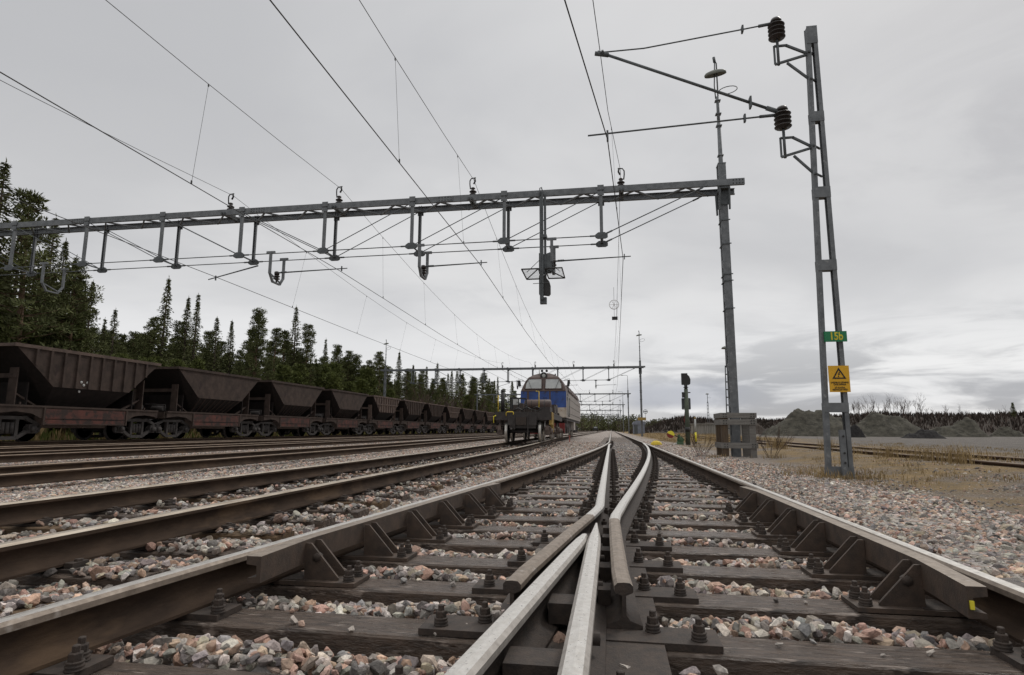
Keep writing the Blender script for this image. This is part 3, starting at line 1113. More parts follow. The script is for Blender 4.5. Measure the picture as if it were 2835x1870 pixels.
cnt1, _ = ballast("ballast_stones", [(-4.5, 2.6, 1.3, 4.2, 1500, 0.021, 0.043), (-6.5, 3.5, 4.2, 8.0, 1000, 0.021, 0.042), (-9, -4.5, 2.5, 8, 850, 0.021, 0.042)], NEARH)
cnt2, _ = ballast("ballast_stones", [(-16, 3.4, 8.0, 13.0, 640, 0.022, 0.042), (-17, 3.2, 13.0, 22.0, 300, 0.026, 0.046), (-17, 3.0, 22, 40, 90, 0.03, 0.05)], FARH)
# flatter, sparser stones over fine gravel on the right
X, Y, S = scatter(1.9, 11, 1.6, 14.5, 620, 0.012, 0.036)
k_ = (rs.rand(len(X)) < np.clip(1.35 - (X - 1.9 + 0.25 * (Y - 4)) / 4.6, 0.16, 1))
X, Y, S = X[k_], Y[k_], S[k_]
keep, Z = place(X, Y, S)
X, Y, S, Z = X[keep], Y[keep], S[keep], Z[keep]
col = PAL[rs.choice(len(PAL), len(X), p=PW)] * rs.uniform(0.42, 0.88, (len(X), 1))
tag(obj("gravel_stones", stones_mesh("gravel_stones", np.stack([X, Y, Z - S * 0.1], 1), S, col, FARH)), "flat trodden grey and pink stones right of the turnout", "gravel", None, "stuff")
# a few loose stones lying on the timbers
P_, S_ = [], []
for x, y, s in ((-0.55, 2.28, 0.026), (0.22, 1.66, 0.03), (-0.95, 2.2, 0.02), (-1.0, 2.9, 0.028), (-0.75, 2.88, 0.03), (-1.2, 2.24, 0.03), (-0.42, 3.42, 0.03), (-0.52, 3.98, 0.022), (0.55, 2.3, 0.018), (0.8, 2.86, 0.016), (1.02, 2.3, 0.02), (-0.19, 2.18, 0.04), (0.31, 2.0, 0.04), (-0.7, 4.6, 0.026), (0.33, 4.55, 0.02)):
    P_.append((x, y, SLTOP + s * 0.5)); S_.append(s)
for q in range(70):
    yy = rnd.choice(SLY[2:24])
    xx = rnd.uniform(dleft(yy) + 0.3, SR - 0.3)
    if abs(xx - SL) < 0.35 or abs(xx - dright(yy)) < 0.3:
        continue
    s = rnd.uniform(0.008, 0.024)
    P_.append((xx, yy + rnd.uniform(-.09, .09), SLTOP + s * 0.5)); S_.append(s)
tag(obj("loose_stones", stones_mesh("loose_stones", np.array(P_), np.array(S_), PAL[rs.choice(len(PAL), len(P_), p=PW)], NEARH)), "loose stones scattered on top of the turnout timbers", "ballast", None, "stuff")
print("stones", cnt1, cnt2, len(X))

# ------------------------------------------------------------------ overhead line portals
XM_R, XM_L = 3.56, -28.4
HX = [-0.17 - 3.07 * i for i in range(9)]                 # pairs of hanger posts
CZ0, CZ1 = 7.90, 8.10                                      # chord depth
YF, YB = -0.44, 0.40                                       # front and back chord


def insulator(mb, c, n, r, pitch, core=0.04, mi=0, axis="z", seg=14):
    prof = [(core, -0.03)]
    for i in range(n):
        h = i * pitch
        prof += [(core, h), (r * 0.93, h + pitch * 0.08), (r, h + pitch * 0.22), (r * 0.9, h + pitch * 0.40), (core * 1.25, h + pitch * 0.55)]
    prof += [(core, n * pitch), (core, n * pitch + 0.03)]
    return mb.lathe(prof, c, seg, mi, axis)


def mast_box(p, x, ztop, name="mast"):
    """mast of two channels joined by battens on the sides"""
    mb = MB()
    wd = 0.22
    for yy, t in ((-0.17, 1), (0.17, -1)):
        mb.box((x, yy, ztop / 2 - 0.2), (wd, 0.014, ztop + 0.4))
        for sx in (-1, 1):
            mb.box((x + sx * (wd / 2 - 0.008), yy + t * 0.052, ztop / 2 - 0.2), (0.014, 0.09, ztop + 0.4))
    z = 0.3
    while z < ztop - 0.1:
        for sx in (-1, 1):
            mb.box((x + sx * (wd / 2 - 0.012), 0, z), (0.012, 0.28, 0.22))
        z += 1.05
    mb.box((x, 0, ztop - 0.01), (wd + 0.02, 0.37, 0.03))
    m = mb.build(name, galv, p)
    for z in (5.2, 5.0, 6.15, 4.15, 6.9):
        b = MB()
        b.box((0, -0.19, 0), (wd + 0.08, 0.025, 0.03))
        b.box((-0.12, 0.0, -0.03), (0.03, 0.40, 0.03))
        b.build("clamp_band", galvdark, m, (x, 0, z))
    b = MB()
    for i in range(3):
        b.box((0, -0.28, i * 0.16), (0.006, 0.006, 0.006))
    return m


def lamp_top(p, x, z0, arm=False):
    mb = MB()
    mb.tube([(x, 0, z0 - 0.8), (x, 0, z0 + 0.05), (x, 0, z0 + 1.5)], [0.075, 0.07, 0.055], 10)
    mb.tube([(x, 0, z0 + 1.5), (x, 0, z0 + 2.35)], [0.05, 0.045], 10)
    for dz in (0.35, 1.35, 1.75, 2.2):
        mb.box((x, 0, z0 + dz), (0.17, 0.17, 0.03))
    pole = mb.build("lamp_pole", galv, p)
    if arm:
        m2 = MB()
        m2.tube([(x, 0, z0 + 2.3), (x, 0, z0 + 3.0), (x - 0.12, 0, z0 + 3.12), (x - 0.9, 0, z0 + 3.14)], 0.035, 8)
        m2.build("lamp_arm", galv, p)
        m3 = MB().box((x - 1.15, 0, z0 + 3.13), (0.6, 0.22, 0.11), taper=0.7)
        m3.build("lamp_head", cream, p)
        return
    m2 = MB()
    m2.tube([(x - 0.05, 0.02, z0 + 2.3), (x - 0.07, 0.02, z0 + 2.75), (x - 0.03, 0, z0 + 3.55)], 0.018, 6)
    m2.tube([(x + 0.02, 0, z0 + 2.3), (x + 0.02, 0, z0 + 3.5), (x - 0.03, 0, z0 + 3.62)], 0.022, 6)
    m2.tube([(x - 0.03, 0, z0 + 3.55), (x - 0.05, 0, z0 + 3.72)], 0.045, 8)
    m2.build("lamp_bracket", galvdark, p)
    m3 = MB()
    m3.lathe([(0.06, 0.17), (0.16, 0.155), (0.30, 0.11), (0.345, 0.06), (0.345, 0.0), (0.30, 0.01), (0.14, 0.04), (0.001, 0.045)], (0, 0, 0), 20)
    h = m3.build("lamp_head", cream, p, (x - 0.02, 0, z0 + 3.1))
    h.rotation_euler = (R(4), R(-9), 0)
    h.scale = (1, 0.42, 1)
    pts = []
    for i in range(17):
        a = -2.3 + 2 * math.pi * i / 16
        pts.append((x + 0.33 + 0.29 * math.cos(a), 0.14 * math.sin(a), z0 + 2.55 + 0.20 * math.sin(a) + 0.06 * math.cos(a)))
    MB().tube(pts, 0.014, 5, cap=False).build("cable_loop", wirem, p)


CONT = {"S": 0.48, "n1": -4.10, "n2": -8.98, "n3": -13.70, "n4": -17.0}
INSX = [0.47, -4.35, -9.06, -13.15]
BRK = [(-1.72, 0.52, 1), (-6.02, -4.07, 1), (-11.27, -8.9, 1), (-20.2, None, 0)]


def portal(Y, label, arm=False):
    p = thing("wire_portal", label, "portal", (0, Y, 0), 0, "portals spanning the yard tracks")
    for x in (XM_R, XM_L):
        mast_box(p, x, 8.75 if x > 0 else 8.3)
        lamp_top(p, x, 8.7 if x > 0 else 8.3, arm)
    for yy, xr in ((YF, 4.14), (YB, 4.0)):
        mb = MB()
        t = 1 if yy < 0 else -1
        x0, x1 = XM_L - 0.5, xr
        cx, ln = (x0 + x1) / 2, x1 - x0
        mb.box((cx, yy, (CZ0 + CZ1) / 2), (ln, 0.012, CZ1 - CZ0))
        mb.box((cx, yy + t * 0.045, CZ1 - 0.008), (ln, 0.078, 0.012))
        mb.box((cx, yy + t * 0.045, CZ0 + 0.008), (ln, 0.078, 0.012))
        ch = mb.build("chord_beam", galv, p)
        for sx in (-5.2, -11.9, -19.0):
            m2 = MB().box((sx, yy - t * 0.014, 8.0), (0.52, 0.014, 0.17))
            for i in range(5):
                for j in (-0.045, 0.045):
                    m2.lathe([(0.017, 0), (0.015, 0.014)], (sx - 0.2 + 0.1 * i, yy - t * 0.02 - (0.014 if t > 0 else 0), 8.0 + j), 6, 1, "y")
            m2.build("splice_plate", [galv, blackpaint], ch)
        m2 = MB()
        for i in range(4):
            for j in (-0.05, 0.05):
                m2.lathe([(0.02, 0), (0.018, 0.012)], (xr - 0.06 - 0.09 * i, yy - 0.016, 8.0 + j), 6, 0, "y")
        m2.build("bolt_holes", blackpaint, ch)
    mb = MB()
    x = XM_L + 0.4
    s = 1
    while x < 3.1:
        mb.bar((x, s * 0.40, 7.915), (x + 0.78, -s * 0.40, 7.915), 0.05, 0.045)
        x += 0.78
        s = -s
    o = mb.build("lattice_bracing", galv, p)
    mb = MB()
    for sx in (XM_R - 0.14, XM_R + 0.14):
        for yy in (YF + 0.07, YB - 0.07):
            mb.bar((sx, yy, 7.88), (sx, yy * 0.72, 7.2), 0.05, 0.06)
    mb.box((XM_R, -0.20, 7.6), (0.30, 0.04, 0.45))
    mb.box((XM_R, 0.20, 7.6), (0.30, 0.04, 0.45))
    mb.box((XM_R, 0.0, 7.86), (0.30, 0.80, 0.05))
    mb.build("mast_bracket", galvdark, p)
    for i, hx in enumerate(HX):
        zb = 6.50 - 0.02 * i
        for yy in (YF, YB):
            mb = MB()
            t = 1 if yy < 0 else -1
            mb.box((0, 0, (8.14 + zb) / 2 - zb), (0.095, 0.014, 8.14 - zb))
            for sx in (-1, 1):
                mb.box((sx * 0.041, t * 0.035, (8.14 + zb) / 2 - zb), (0.014, 0.06, 8.14 - zb))
            mb.box((0, -t * 0.018, 8.06 - zb), (0.20, 0.03, 0.16))
            mb.box((0, -t * 0.018, 7.86 - zb), (0.20, 0.03, 0.12))
            h = mb.build("hanger_post", galv, p, (hx, yy - t * 0.015, zb))
            m2 = MB()
            m2.plate([(-0.19, -0.06), (-0.19, 0.03), (-0.10, 0.10), (0.10, 0.10), (0.19, 0.03), (0.19, -0.06), (0.12, -0.10), (-0.12, -0.10)], 0.06, 0)
            m2.build("rod_anchor", galvdark, h)
        MB().bar((hx, YF, zb + 0.02), (hx, YB, zb + 0.02), 0.04, 0.04).build("cross_strut", galvdark, p)
    for yy in (YF, YB):
        pts = [(3.05, 7.93)] + [(hx, 6.5 - 0.02 * i) for i, hx in enumerate(HX)] + [(XM_L + 0.5, 7.93)]
        for (xa, za), (xb, zb) in zip(pts[:-1], pts[1:]):
            m2 = MB().tube([(xa, yy, za), (xb, yy, zb)], 0.016, 6)
            d = Vector((xb - xa, 0, zb - za)).normalized()
            for q, sg in ((Vector((xa, yy, za)), 1), (Vector((xb, yy, zb)), -1)):
                m2.tube([q + d * sg * 0.15, q + d * sg * 0.36], 0.027, 6)
            m2.build("bottom_rod", galvdark, p)
        for i, hx in enumerate(HX):
            zb = 6.5 - 0.02 * i
            if i < 3 and i > 0:
                a, b = (hx, zb), (HX[i - 1], 7.95)
            elif i == 3:
                a, b = (hx, zb), (HX[i - 1], 7.95)
            elif i >= 4:
                a, b = (HX[i - 1] if i < 9 else hx, 6.5 - 0.02 * (i - 1)), (hx, 7.95)
            else:
                continue
            MB().tube([(a[0], yy, a[1]), (b[0], yy, b[1])], 0.014, 6).build("diagonal_rod", galvdark, p)
    for ix in INSX:
        mb = MB()
        insulator(mb, (0, 0, 0.10), 2, 0.125, 0.105, 0.055)
        mb.lathe([(0.07, 0), (0.07, 0.07), (0.05, 0.09)], n=10)
        mb.lathe([(0.06, 0.32), (0.075, 0.34), (0.06, 0.37)], n=10)
        io = mb.build("insulator", porcelain, p, (ix, -0.1, 8.10))
        sg = -1 if ix > 0 else 1
        m2 = MB().tube([(-sg * 0.09, 0, 0.33), (-sg * 0.11, 0, 0.5), (-sg * 0.11, 0, 0.62), (-sg * 0.06, 0, 0.70), (sg * 0.09, 0, 0.715)], 0.021, 6)
        m2.tube([(sg * 0.05, 0, 0.72), (sg * 0.07, 0, 0.60), (sg * 0.02, 0, 0.50)], 0.030, 6)
        m2.build("wire_hook", blackpaint, io)
        m3 = MB()
        for yy in (-0.16, 0.16):
            m3.bar((0.0 + yy * 0.3, -0.42, 7.95 - 8.10), (0.0 + yy * 0.3, 0.55, 7.95 - 8.10), 0.05, 0.07)
        m3.box((0, 0.1, -0.06), (0.14, 0.24, 0.10))
        m3.build("insulator_seat", galvdark, io)
    m3 = MB().tube([(-12.25, YB, 6.28), (-13.95, 0.1, 5.76)], [0.026, 0.018], 6)
    m3.box((-13.7, 0.15, 5.82), (0.03, 0.05, 0.17))
    m3.build("steady_arm", galvdark, p)
    for bx, wx, s in BRK:
        mb = MB()
        for yy in (YF, YB):
            mb.box((0, yy, 6.47 - 6), (0.30, 0.06, 0.08))
            mb.box((0.0, yy, 6.1 - 6), (0.09, 0.05, 0.72))
        mb.bar((0, YF, 5.76 - 6), (0, YF + 0.2, 5.50 - 6), 0.08, 0.05)
        mb.bar((0, YB, 5.76 - 6), (0, YB - 0.2, 5.50 - 6), 0.08, 0.05)
        mb.bar((0, YF + 0.18, 5.50 - 6), (0, YB - 0.18, 5.50 - 6), 0.08, 0.05)
        mb.bar((0, YF, 5.76 - 6), (0, YB - 0.15, 5.56 - 6), 0.04, 0.04)
        br = mb.build("drop_bracket", galv, p, (bx, 0, 6))
        if wx is None:
            continue
        m2 = MB()
        insulator(m2, (0.0, 0, -0.36), 2, 0.115, 0.085, 0.055)
        m2.tube([(0, 0, -0.50), (0, 0, -0.34)], 0.03, 6)
        m2.lathe([(0.085, -0.20), (0.085, -0.10), (0.05, -0.08)], n=10)
        m2.build("insulator", porcelain, br)
        m3 = MB()
        L_ = wx - bx
        m3.tube([(0, 0, -0.13), (L_ + s * 0.2, 0, -0.07)], [0.026, 0.016], 6)
        m3.tube([(s * 0.15, 0, -0.12), (s * 0.35, 0, -0.115)], 0.034, 6)
        m3.box((L_, 0, -0.075), (0.03, 0.05, 0.17))
        m3.build("steady_arm", galvdark, br)
    return p


p1 = portal(18.55, "steel wire portal nearest the camera crossing the sky over the tracks")
PY = [18.55, 73, 127, 182, 237, 292, 347]
p2 = copy_tree(p1)
p2.location.y = PY[1]
tag(p2, "second wire portal, spanning behind the roof of the blue locomotive")
p3 = portal(PY[2], "third wire portal ahead with a bent lamp arm over its right mast", True)
for i, (py, nm) in enumerate(zip(PY[3:], ("fourth wire portal ahead, small over the distant tracks", "fifth wire portal ahead, tiny near the forest edge", "sixth wire portal ahead, tiny against the far forest", "seventh and farthest wire portal, a faint line over the far forest"))):
    q = copy_tree(p3 if i == 0 else p1)
    q.location.y = py
    tag(q, nm)

# ------------------------------------------------------------------ signal hanging under the nearest portal
sg = thing("hanging_signal", "black signal head hanging below the nearest portal, seen from behind with two mesh platforms", "signal", (-2.0, 18.55, 4.4))
mb = MB()
for dx in (-0.06, 0.0):
    mb.box((dx, -0.52, 1.86), (0.055, 0.07, 3.5))
mb.box((0.075, -0.44, 2.2), (0.07, 0.06, 2.7))
mb.tube([(-0.07, -0.56, 3.45), (-0.07, -0.60, 3.70), (-0.03, -0.5, 3.77), (0.0, -0.4, 3.66)], 0.018, 6)
mb.box((0.02, -0.42, 2.15), (0.22, 0.28, 0.10))
mb.build("hanger_column", galvdark, sg)
mb = MB()
mb.plate([(-0.15, -0.30), (0.15, -0.34), (0.20, -0.28), (0.20, -0.02), (0.17, 0.10), (0.09, 0.20), (0.06, 0.30), (-0.15, 0.30)], 0.18, 0, (0.03, -0.40, 0.60))
for z in (0.48, 0.72):
    mb.lathe([(0.09, 0.0), (0.09, 0.25), (0.08, 0.25), (0.075, 0.02)], (0.04, -0.32, z), 12, 0, "y")
mb.build("signal_head", blackpaint, sg)
MB().plate([(-0.08, 0), (0.06, 0), (0.09, 0.1), (0.09, 0.62), (0.03, 0.66), (-0.08, 0.62)], 0.10, 0, (0.19, -0.40, 0.98)).build("marker_board", galvdark, sg)
MB().plate([(-0.10, 0), (0.06, 0), (0.06, 0.62), (0.0, 0.68), (-0.10, 0.66)], 0.14, 0, (-0.02, -0.42, 0.95)).build("relay_case", galvdark, sg)
MB().box((0.01, -0.42, 0.10), (0.20, 0.16, 0.20)).build("junction_box", galvdark, sg)
for s in (-1, 1):
    mb = MB()
    c = [(s * 0.10, -0.80, 1.03), (s * 0.62, -0.80, 1.03), (s * 0.62, 0.35, 1.0), (s * 0.10, 0.35, 1.0)]
    for i in range(4):
        mb.tube([c[i], c[(i + 1) % 4]], 0.022, 6)
    for i in range(1, 14):
        x = s * (0.10 + 0.52 * i / 14)
        mb.bar((x, -0.80, 1.03), (x, 0.35, 1.0), 0.007, 0.012)
    mb.bar(c[0], c[2], 0.02, 0.03)
    mb.build("mesh_platform", blackpaint, sg)
    MB().tube([(s * 0.02, -0.4, 1.5), (s * 0.52, -0.4, 1.03)], 0.010, 5).build("stay_rod", galvdark, sg)
mb = MB().tube([(-0.30, -0.56, 0.62), (0.22, -0.56, 0.64)], 0.010, 5)
mb.build("hand_rod", galvdark, sg)

# ------------------------------------------------------------------ overhead wires
def wire(name, pts, r, label, cat, group=None, n=5):
    o = MB().tube(pts, r, n, cap=False).build(name, wirem)
    return tag(o, label, cat, group)


def cat_pts(x0, x1, y0, y1, ztop, sag, n=14):
    return [(x0 + (x1 - x0) * i / n, y0 + (y1 - y0) * i / n, ztop - 4 * sag * (i / n) * (1 - i / n)) for i in range(n + 1)]


WL = {
    "S": ("the straight track", None), "n1": ("the locomotive track", None), "n2": ("the second track from the left of the locomotive", None),
    "n3": ("the middle yard track", None), "n4": ("the track beside the ore wagons", None)}
WX = [("S", 0.48, 0.47, 0.0), ("n1", -4.10, -4.35, 1.0), ("n2", -8.98, -9.06, 0.9), ("n3", -13.7, -13.15, 0.4)]
WZ = 5.86
MZ = 8.78
DROPY = {"n1": [10.9, 16.3, 23.5, 30.0, 37, 44, 51, 58, 65], "n2": [11.2, 22.8, 29, 36, 43, 50, 57, 64], "n3": [10.2, 24, 31, 38, 45, 52, 59, 66], "n4": [24, 31, 38, 45, 52, 59, 66], "S": [14.2, 24.5, 34, 41, 48, 55, 62]}
for nm, cx, mx, bend in WX:
    bx = lambda y, b=bend: -b * ss(14, 46, y)
    sgn = 1
    pts, mp = [], []
    ends = [(-36.5, 18.55)] + list(zip(PY[:-1], PY[1:]))
    if nm == "S":
        cpts = [(-2.9, -20, 5.95), (-0.46, 6.84, 5.89), (0.047, 10.45, 5.80), (cx, 18.55, WZ)]
        mpts = [(-0.75, 0.0, 7.62), (-0.05, 10.45, 7.52), (0.08, 13, 7.78), (mx, 18.55, MZ)]
    else:
        cpts = [(cx, -20, WZ - 0.02), (cx, 18.55, WZ)]
        mpts = cat_pts(mx + (0.6 if nm != "n3" else 0.0), mx, -36.5, 18.55, MZ, 1.25)
        if nm == "n2":
            mpts = cat_pts(mx + 2.2, mx, -36.5, 18.55, MZ, 1.25)
    for i, (ya, yb) in enumerate(ends[1:]):
        za = cx if i % 2 == 0 else cx + 0.35
        zb = cx + 0.35 if i % 2 == 0 else cx
        cpts += [(za + (zb - za) * t + bx(ya + (yb - ya) * t) * (0.0 if nm == "S" else 0.75), ya + (yb - ya) * t, WZ - 0.10 * 4 * t * (1 - t)) for t in (0.25, 0.5, 0.75, 1.0)]
        q = cat_pts(mx, mx, ya, yb, MZ, 1.25)
        mpts += [(x + bx(y) * (0.0 if nm == "S" else 0.75), y, z) for x, y, z in q[1:]]
    wire("contact_wire", cpts, 0.0105, "thick lower contact wire over %s" % WL[nm][0], "wire", "contact wires over the yard")
    mw = wire("messenger_wire", mpts, 0.0075, "thin upper messenger wire with droppers over %s" % WL[nm][0], "wire", "messenger wires over the yard")

    def at(P, y):
        for a, b in zip(P[:-1], P[1:]):
            if a[1] <= y <= b[1]:
                t = (y - a[1]) / (b[1] - a[1])
                return tuple(a[k] + (b[k] - a[k]) * t for k in range(3))
        return None

    for y in DROPY[nm] + [80 + 8 * i for i in range(6)] + [134 + 8 * i for i in range(6)]:
        a, b = at(mpts, y), at(cpts, y)
        if a and b:
            d = MB().tube([a, b], 0.0038, 4, cap=False)
            d.box((b[0], b[1], b[2] + 0.04), (0.022, 0.03, 0.08))
            d.box((a[0], a[1], a[2] - 0.03), (0.018, 0.03, 0.06))
            d.build("dropper", wirem, mw)

# tension wheel and weight hanging in the wires of the straight track
tw = thing("tension_wheel", "pale spoked tensioning wheel hanging in the wires of the straight track", "pulley wheel", (0.27, 30.0, 6.78))
mb = MB()
mb.lathe([(0.215, -0.015), (0.25, -0.02), (0.25, 0.02), (0.215, 0.015), (0.215, -0.015)], (0, 0, 0), 24, 0, "y", True, False)
mb.lathe([(0.001, -0.03), (0.035, -0.03), (0.035, 0.03), (0.001, 0.03)], (0, 0, 0), 10, 0, "y")
for i in range(3):
    a = math.pi * i / 3
    mb.bar((-0.21 * math.cos(a), 0, -0.21 * math.sin(a)), (0.21 * math.cos(a), 0, 0.21 * math.sin(a)), 0.02, 0.02, up=(0, 1, 0))
mb.build("wheel", mat("pale_plastic", (0.8, 0.8, 0.8), None, 0.5), tw)
MB().tube([(0, 0.04, -0.75), (0, 0.04, 0.9)], 0.008, 5).build("hanger_cable", wirem, tw)
MB().tube([(0.12, 0.04, -0.75), (0.2, 0.04, 1.3)], 0.006, 5).build("hanger_cable", wirem, tw)
MB().box((0.02, 0, -0.70), (0.28, 0.1, 0.16)).build("weight_box", blackpaint, tw)

# ------------------------------------------------------------------ lattice mast with cantilevers, signs
lm = thing("lattice_mast", "tapering galvanised lattice mast with green 15b plate on the right", "mast", (3.557, 10.45, -0.2), 0)


def legx(z, s):        # half spacing of the legs at height z above the rail
    zz = z + 0.2
    o = -0.0 + 0.012 * zz
    return o + s * (0.163 - 0.0145 * zz)


for s in (-1, 1):
    mb = MB()
    H = 7.85
    za, zb = -0.3, 7.62
    for k, (wx, wy, ox) in enumerate(((0.066, 0.012, 0), (0.012, 0.05, 0.027))):
        a = Vector((legx(za, s) + s * ox, -0.052 + (0.026 if k else 0), za + 0.2))
        b = Vector((legx(zb, s) + s * ox * 0.9, -0.052 + (0.026 if k else 0), zb + 0.2))
        mb.bar(a, b, wx if k == 0 else 0.012, wy if k == 0 else 0.05, up=(0, 1, 0))
        if k == 0:
            a2, b2 = a + Vector((0, 0.104, 0)), b + Vector((0, 0.104, 0))
            mb.bar(a2, b2, 0.066, 0.012, up=(0, 1, 0))
    mb.bar((legx(za, s) + s * 0.027, 0, za + 0.2), (legx(zb, s) + s * 0.025, 0, zb + 0.2), 0.012, 0.09, up=(0, 1, 0))
    mb.build("mast_leg", galv, lm)
for z0, z1 in ((-0.32, -0.02), (0.84, 0.99), (3.18, 3.36), (4.45, 4.64), (5.83, 6.01), (7.30, 7.63)):
    mb = MB()
    zc = (z0 + z1) / 2
    wd = legx(zc, 1) - legx(zc, -1) + 0.072
    if z0 > 7:
        wd = legx(zc, 1) - legx(zc, -1) + 0.072
    for yy in (-0.062, 0.062):
        mb.box(((legx(zc, 1) + legx(zc, -1)) / 2, yy, zc + 0.2), (wd, 0.010, z1 - z0))
    mb.box(((legx(zc, 1) + legx(zc, -1)) / 2, 0, z0 + 0.21), (wd - 0.06, 0.11, 0.01))
    mb.build("batten_plate", galv, lm)
mb = MB()
for i in range(12):
    z = 0.6 + i * 0.56
mb = MB().tube([(0.12, -0.03, -0.1), (0.115, -0.03, 0.5), (0.105, -0.02, 0.95)], 0.011, 6)
mb.build("earth_cable", wirem, lm)
mb = MB().box((0.03, -0.15, 0.33), (0.085, 0.05, 0.86))
for z in (0.66, 0.40, 0.25, 0.02):
    mb.lathe([(0.018, 0), (0.016, 0.012)], (0.035, -0.19, z), 8, 1, "y")
mb.build("earthing_post", [galv, blackpaint], lm)


def letters(txt, size, m, parent, loc, name="lettering", width=None, bold=0.0, rz=0.0):
    cu = bpy.data.curves.new(name, "FONT")
    cu.body = txt
    cu.size = size
    cu.align_x = "CENTER"
    cu.align_y = "CENTER"
    cu.extrude = 0.0015
    cu.offset = bold
    cu.space_line = 0.95
    tmp = bpy.data.objects.new(name, cu)
    C.objects.link(tmp)
    bpy.context.view_layer.update()
    me = bpy.data.meshes.new_from_object(tmp.evaluated_get(bpy.context.evaluated_depsgraph_get()))
    bpy.data.objects.remove(tmp)
    me.materials.clear()
    me.materials.append(m)
    xs_ = [v.co.x for v in me.vertices]
    if width:
        k = width / (max(xs_) - min(xs_))
        for v in me.vertices:
            v.co.x *= k
    o = obj(name, me, parent, loc)
    o.rotation_euler = (R(90), 0, rz)
    return o


np_ = thing("number_plate", "small green plate reading 15b on the lattice mast", "sign", (3.625, 10.345, 2.055))
mb = MB().box((0, 0, 0), (0.335, 0.02, 0.165))
mb.box((0.0, 0.02, 0.085), (0.335, 0.06, 0.008))
mb.box((-0.155, 0.03, 0.0), (0.02, 0.05, 0.16))
mb.build("plate", signgreen, np_)
letters("15b", 0.175, signtext, np_, (0.005, -0.0125, 0.002), bold=0.004, width=0.18)
ws = thing("warning_sign", "yellow high voltage warning sign with black triangle and lightning bolt", "sign", (3.628, 10.345, 1.37))
MB().box((0, 0, 0), (0.312, 0.006, 0.425)).build("plate", signyel, ws)
mb = MB()
tri = [(-0.105, 0.0), (0.105, 0.0), (0.0, 0.182)]
cen = (0.0, 0.0607)
inn = [(cen[0] + (x - cen[0]) * 0.66, cen[1] + (z - cen[1]) * 0.66) for x, z in tri]
for i in range(3):
    j = (i + 1) % 3
    mb.plate([tri[i], tri[j], inn[j], inn[i]], 0.003, 0, (0, -0.0055, 0.0))
mb.plate([(0.004, 0.115), (-0.017, 0.062), (0.002, 0.068), (-0.012, 0.040), (0.020, 0.082), (0.003, 0.076), (0.016, 0.112)], 0.003, 0, (0.0, -0.0055, 0))
mb.plate([(-0.022, 0.047), (-0.004, 0.022), (-0.002, 0.046)], 0.003, 0, (0.0, -0.0055, 0))
mb.build("triangle_symbol", signblack, ws)
for i, (tx, z) in enumerate((("LIVSFARLIG LEDNING", -0.060), ("ÖVER SPÅREN", -0.093), ("GÅ EJ NÄRA", -0.142), ("NEDFALLEN TRÅD", -0.175))):
    letters(tx, 0.036, signblack, ws, (0, -0.0055, z), width=(0.265, 0.185, 0.155, 0.225)[i], bold=0.0006)

for kk, (zi, zb) in enumerate(((7.47, 7.22), (5.76, 5.47))):
    br = thing("cantilever_bracket", "%s triangular bracket on the lattice mast carrying a ribbed black insulator" % ("upper", "lower")[kk], "bracket", (3.557, 10.45, zb))
    lx = legx(zb, -1) - 0.02
    tipx = 3.07 - 3.557 - 0.05
    mb = MB()
    mb.bar((tipx, 0, 0.12), (tipx + 0.22, 0, 0.12), 0.04, 0.03)
    mb.bar((tipx + 0.2, 0, 0.12), (lx + 0.02, 0, -0.09), 0.04, 0.035)
    mb.bar((tipx, 0, -0.23), (lx + 0.02, 0, -0.09), 0.04, 0.035)
    mb.bar((tipx, 0, -0.23), (tipx, 0, 0.13), 0.035, 0.012)
    mb.bar((tipx + 0.20, 0, -0.22), (lx + 0.03, 0, -0.60), 0.035, 0.035)
    mb.build("bracket_frame", galvdark, br)
    for z in (-0.09, -0.60):
        MB().bar((lx - 0.02, -0.10, z), (lx + 0.16, 0.10, z + 0.01), 0.03, 0.025).build("clamp", galvdark, br)
    m2 = MB().tube([(0, 0, -0.25), (0, 0, zi - zb + 0.03)], 0.025, 8)
    m2.build("stem", galvdark, br, (tipx + 0.06, 0, 0))
    m3 = MB()
    insulator(m3, (0, 0, 0), 4, 0.145, 0.078, 0.06, seg=18)
    m3.lathe([(0.085, 0.31), (0.10, 0.33), (0.08, 0.38), (0.04, 0.40)], n=14)
    m3.build("insulator", porcelain, br, (tipx + 0.06, 0, zi - zb + 0.02))
mb = MB().tube([(2.98, 10.45, 7.79), (2.55, 10.45, 7.74), (0.75, 10.45, 7.55), (-0.05, 10.45, 7.55)], 0.0135, 6)
mb.box((2.50, 10.45, 7.735), (0.03, 0.10, 0.12))
mb.tube([(2.78, 10.45, 7.765), (2.98, 10.45, 7.79)], 0.03, 6)
mb.build("top_anchor", galvdark).name = "tie_rod"
tag(bpy.data.objects["tie_rod"], "thin top rod from the upper insulator of the lattice mast", "tie rod")
mb = MB().tube([(-0.10, 10.45, 7.57), (3.02, 10.45, 6.08)], 0.027, 8)
mb.box((2.56, 10.45, 6.30), (0.03, 0.12, 0.20))
mb.tube([(-0.15, 10.45, 7.54), (0.1, 10.45, 7.48)], 0.042, 8)
mb.tube([(-0.01, 10.38, 7.50), (-0.01, 10.52, 7.62)], 0.03, 6)
mb.tube([(2.82, 10.45, 6.175), (3.08, 10.45, 6.06)], 0.042, 8)
tag(mb.build("cantilever_tube", galvdark), "thick slanting tube holding the messenger wire in front of the lattice mast", "cantilever")
mb = MB().tube([(-0.31, 10.45, 5.905), (3.02, 10.45, 6.03)], 0.016, 7)
mb.box((2.45, 10.45, 6.01), (0.03, 0.08, 0.14))
mb.box((0.047, 10.45, 5.87), (0.035, 0.06, 0.20))
mb.tube([(2.7, 10.45, 6.02), (3.05, 10.45, 6.03)], 0.028, 6)
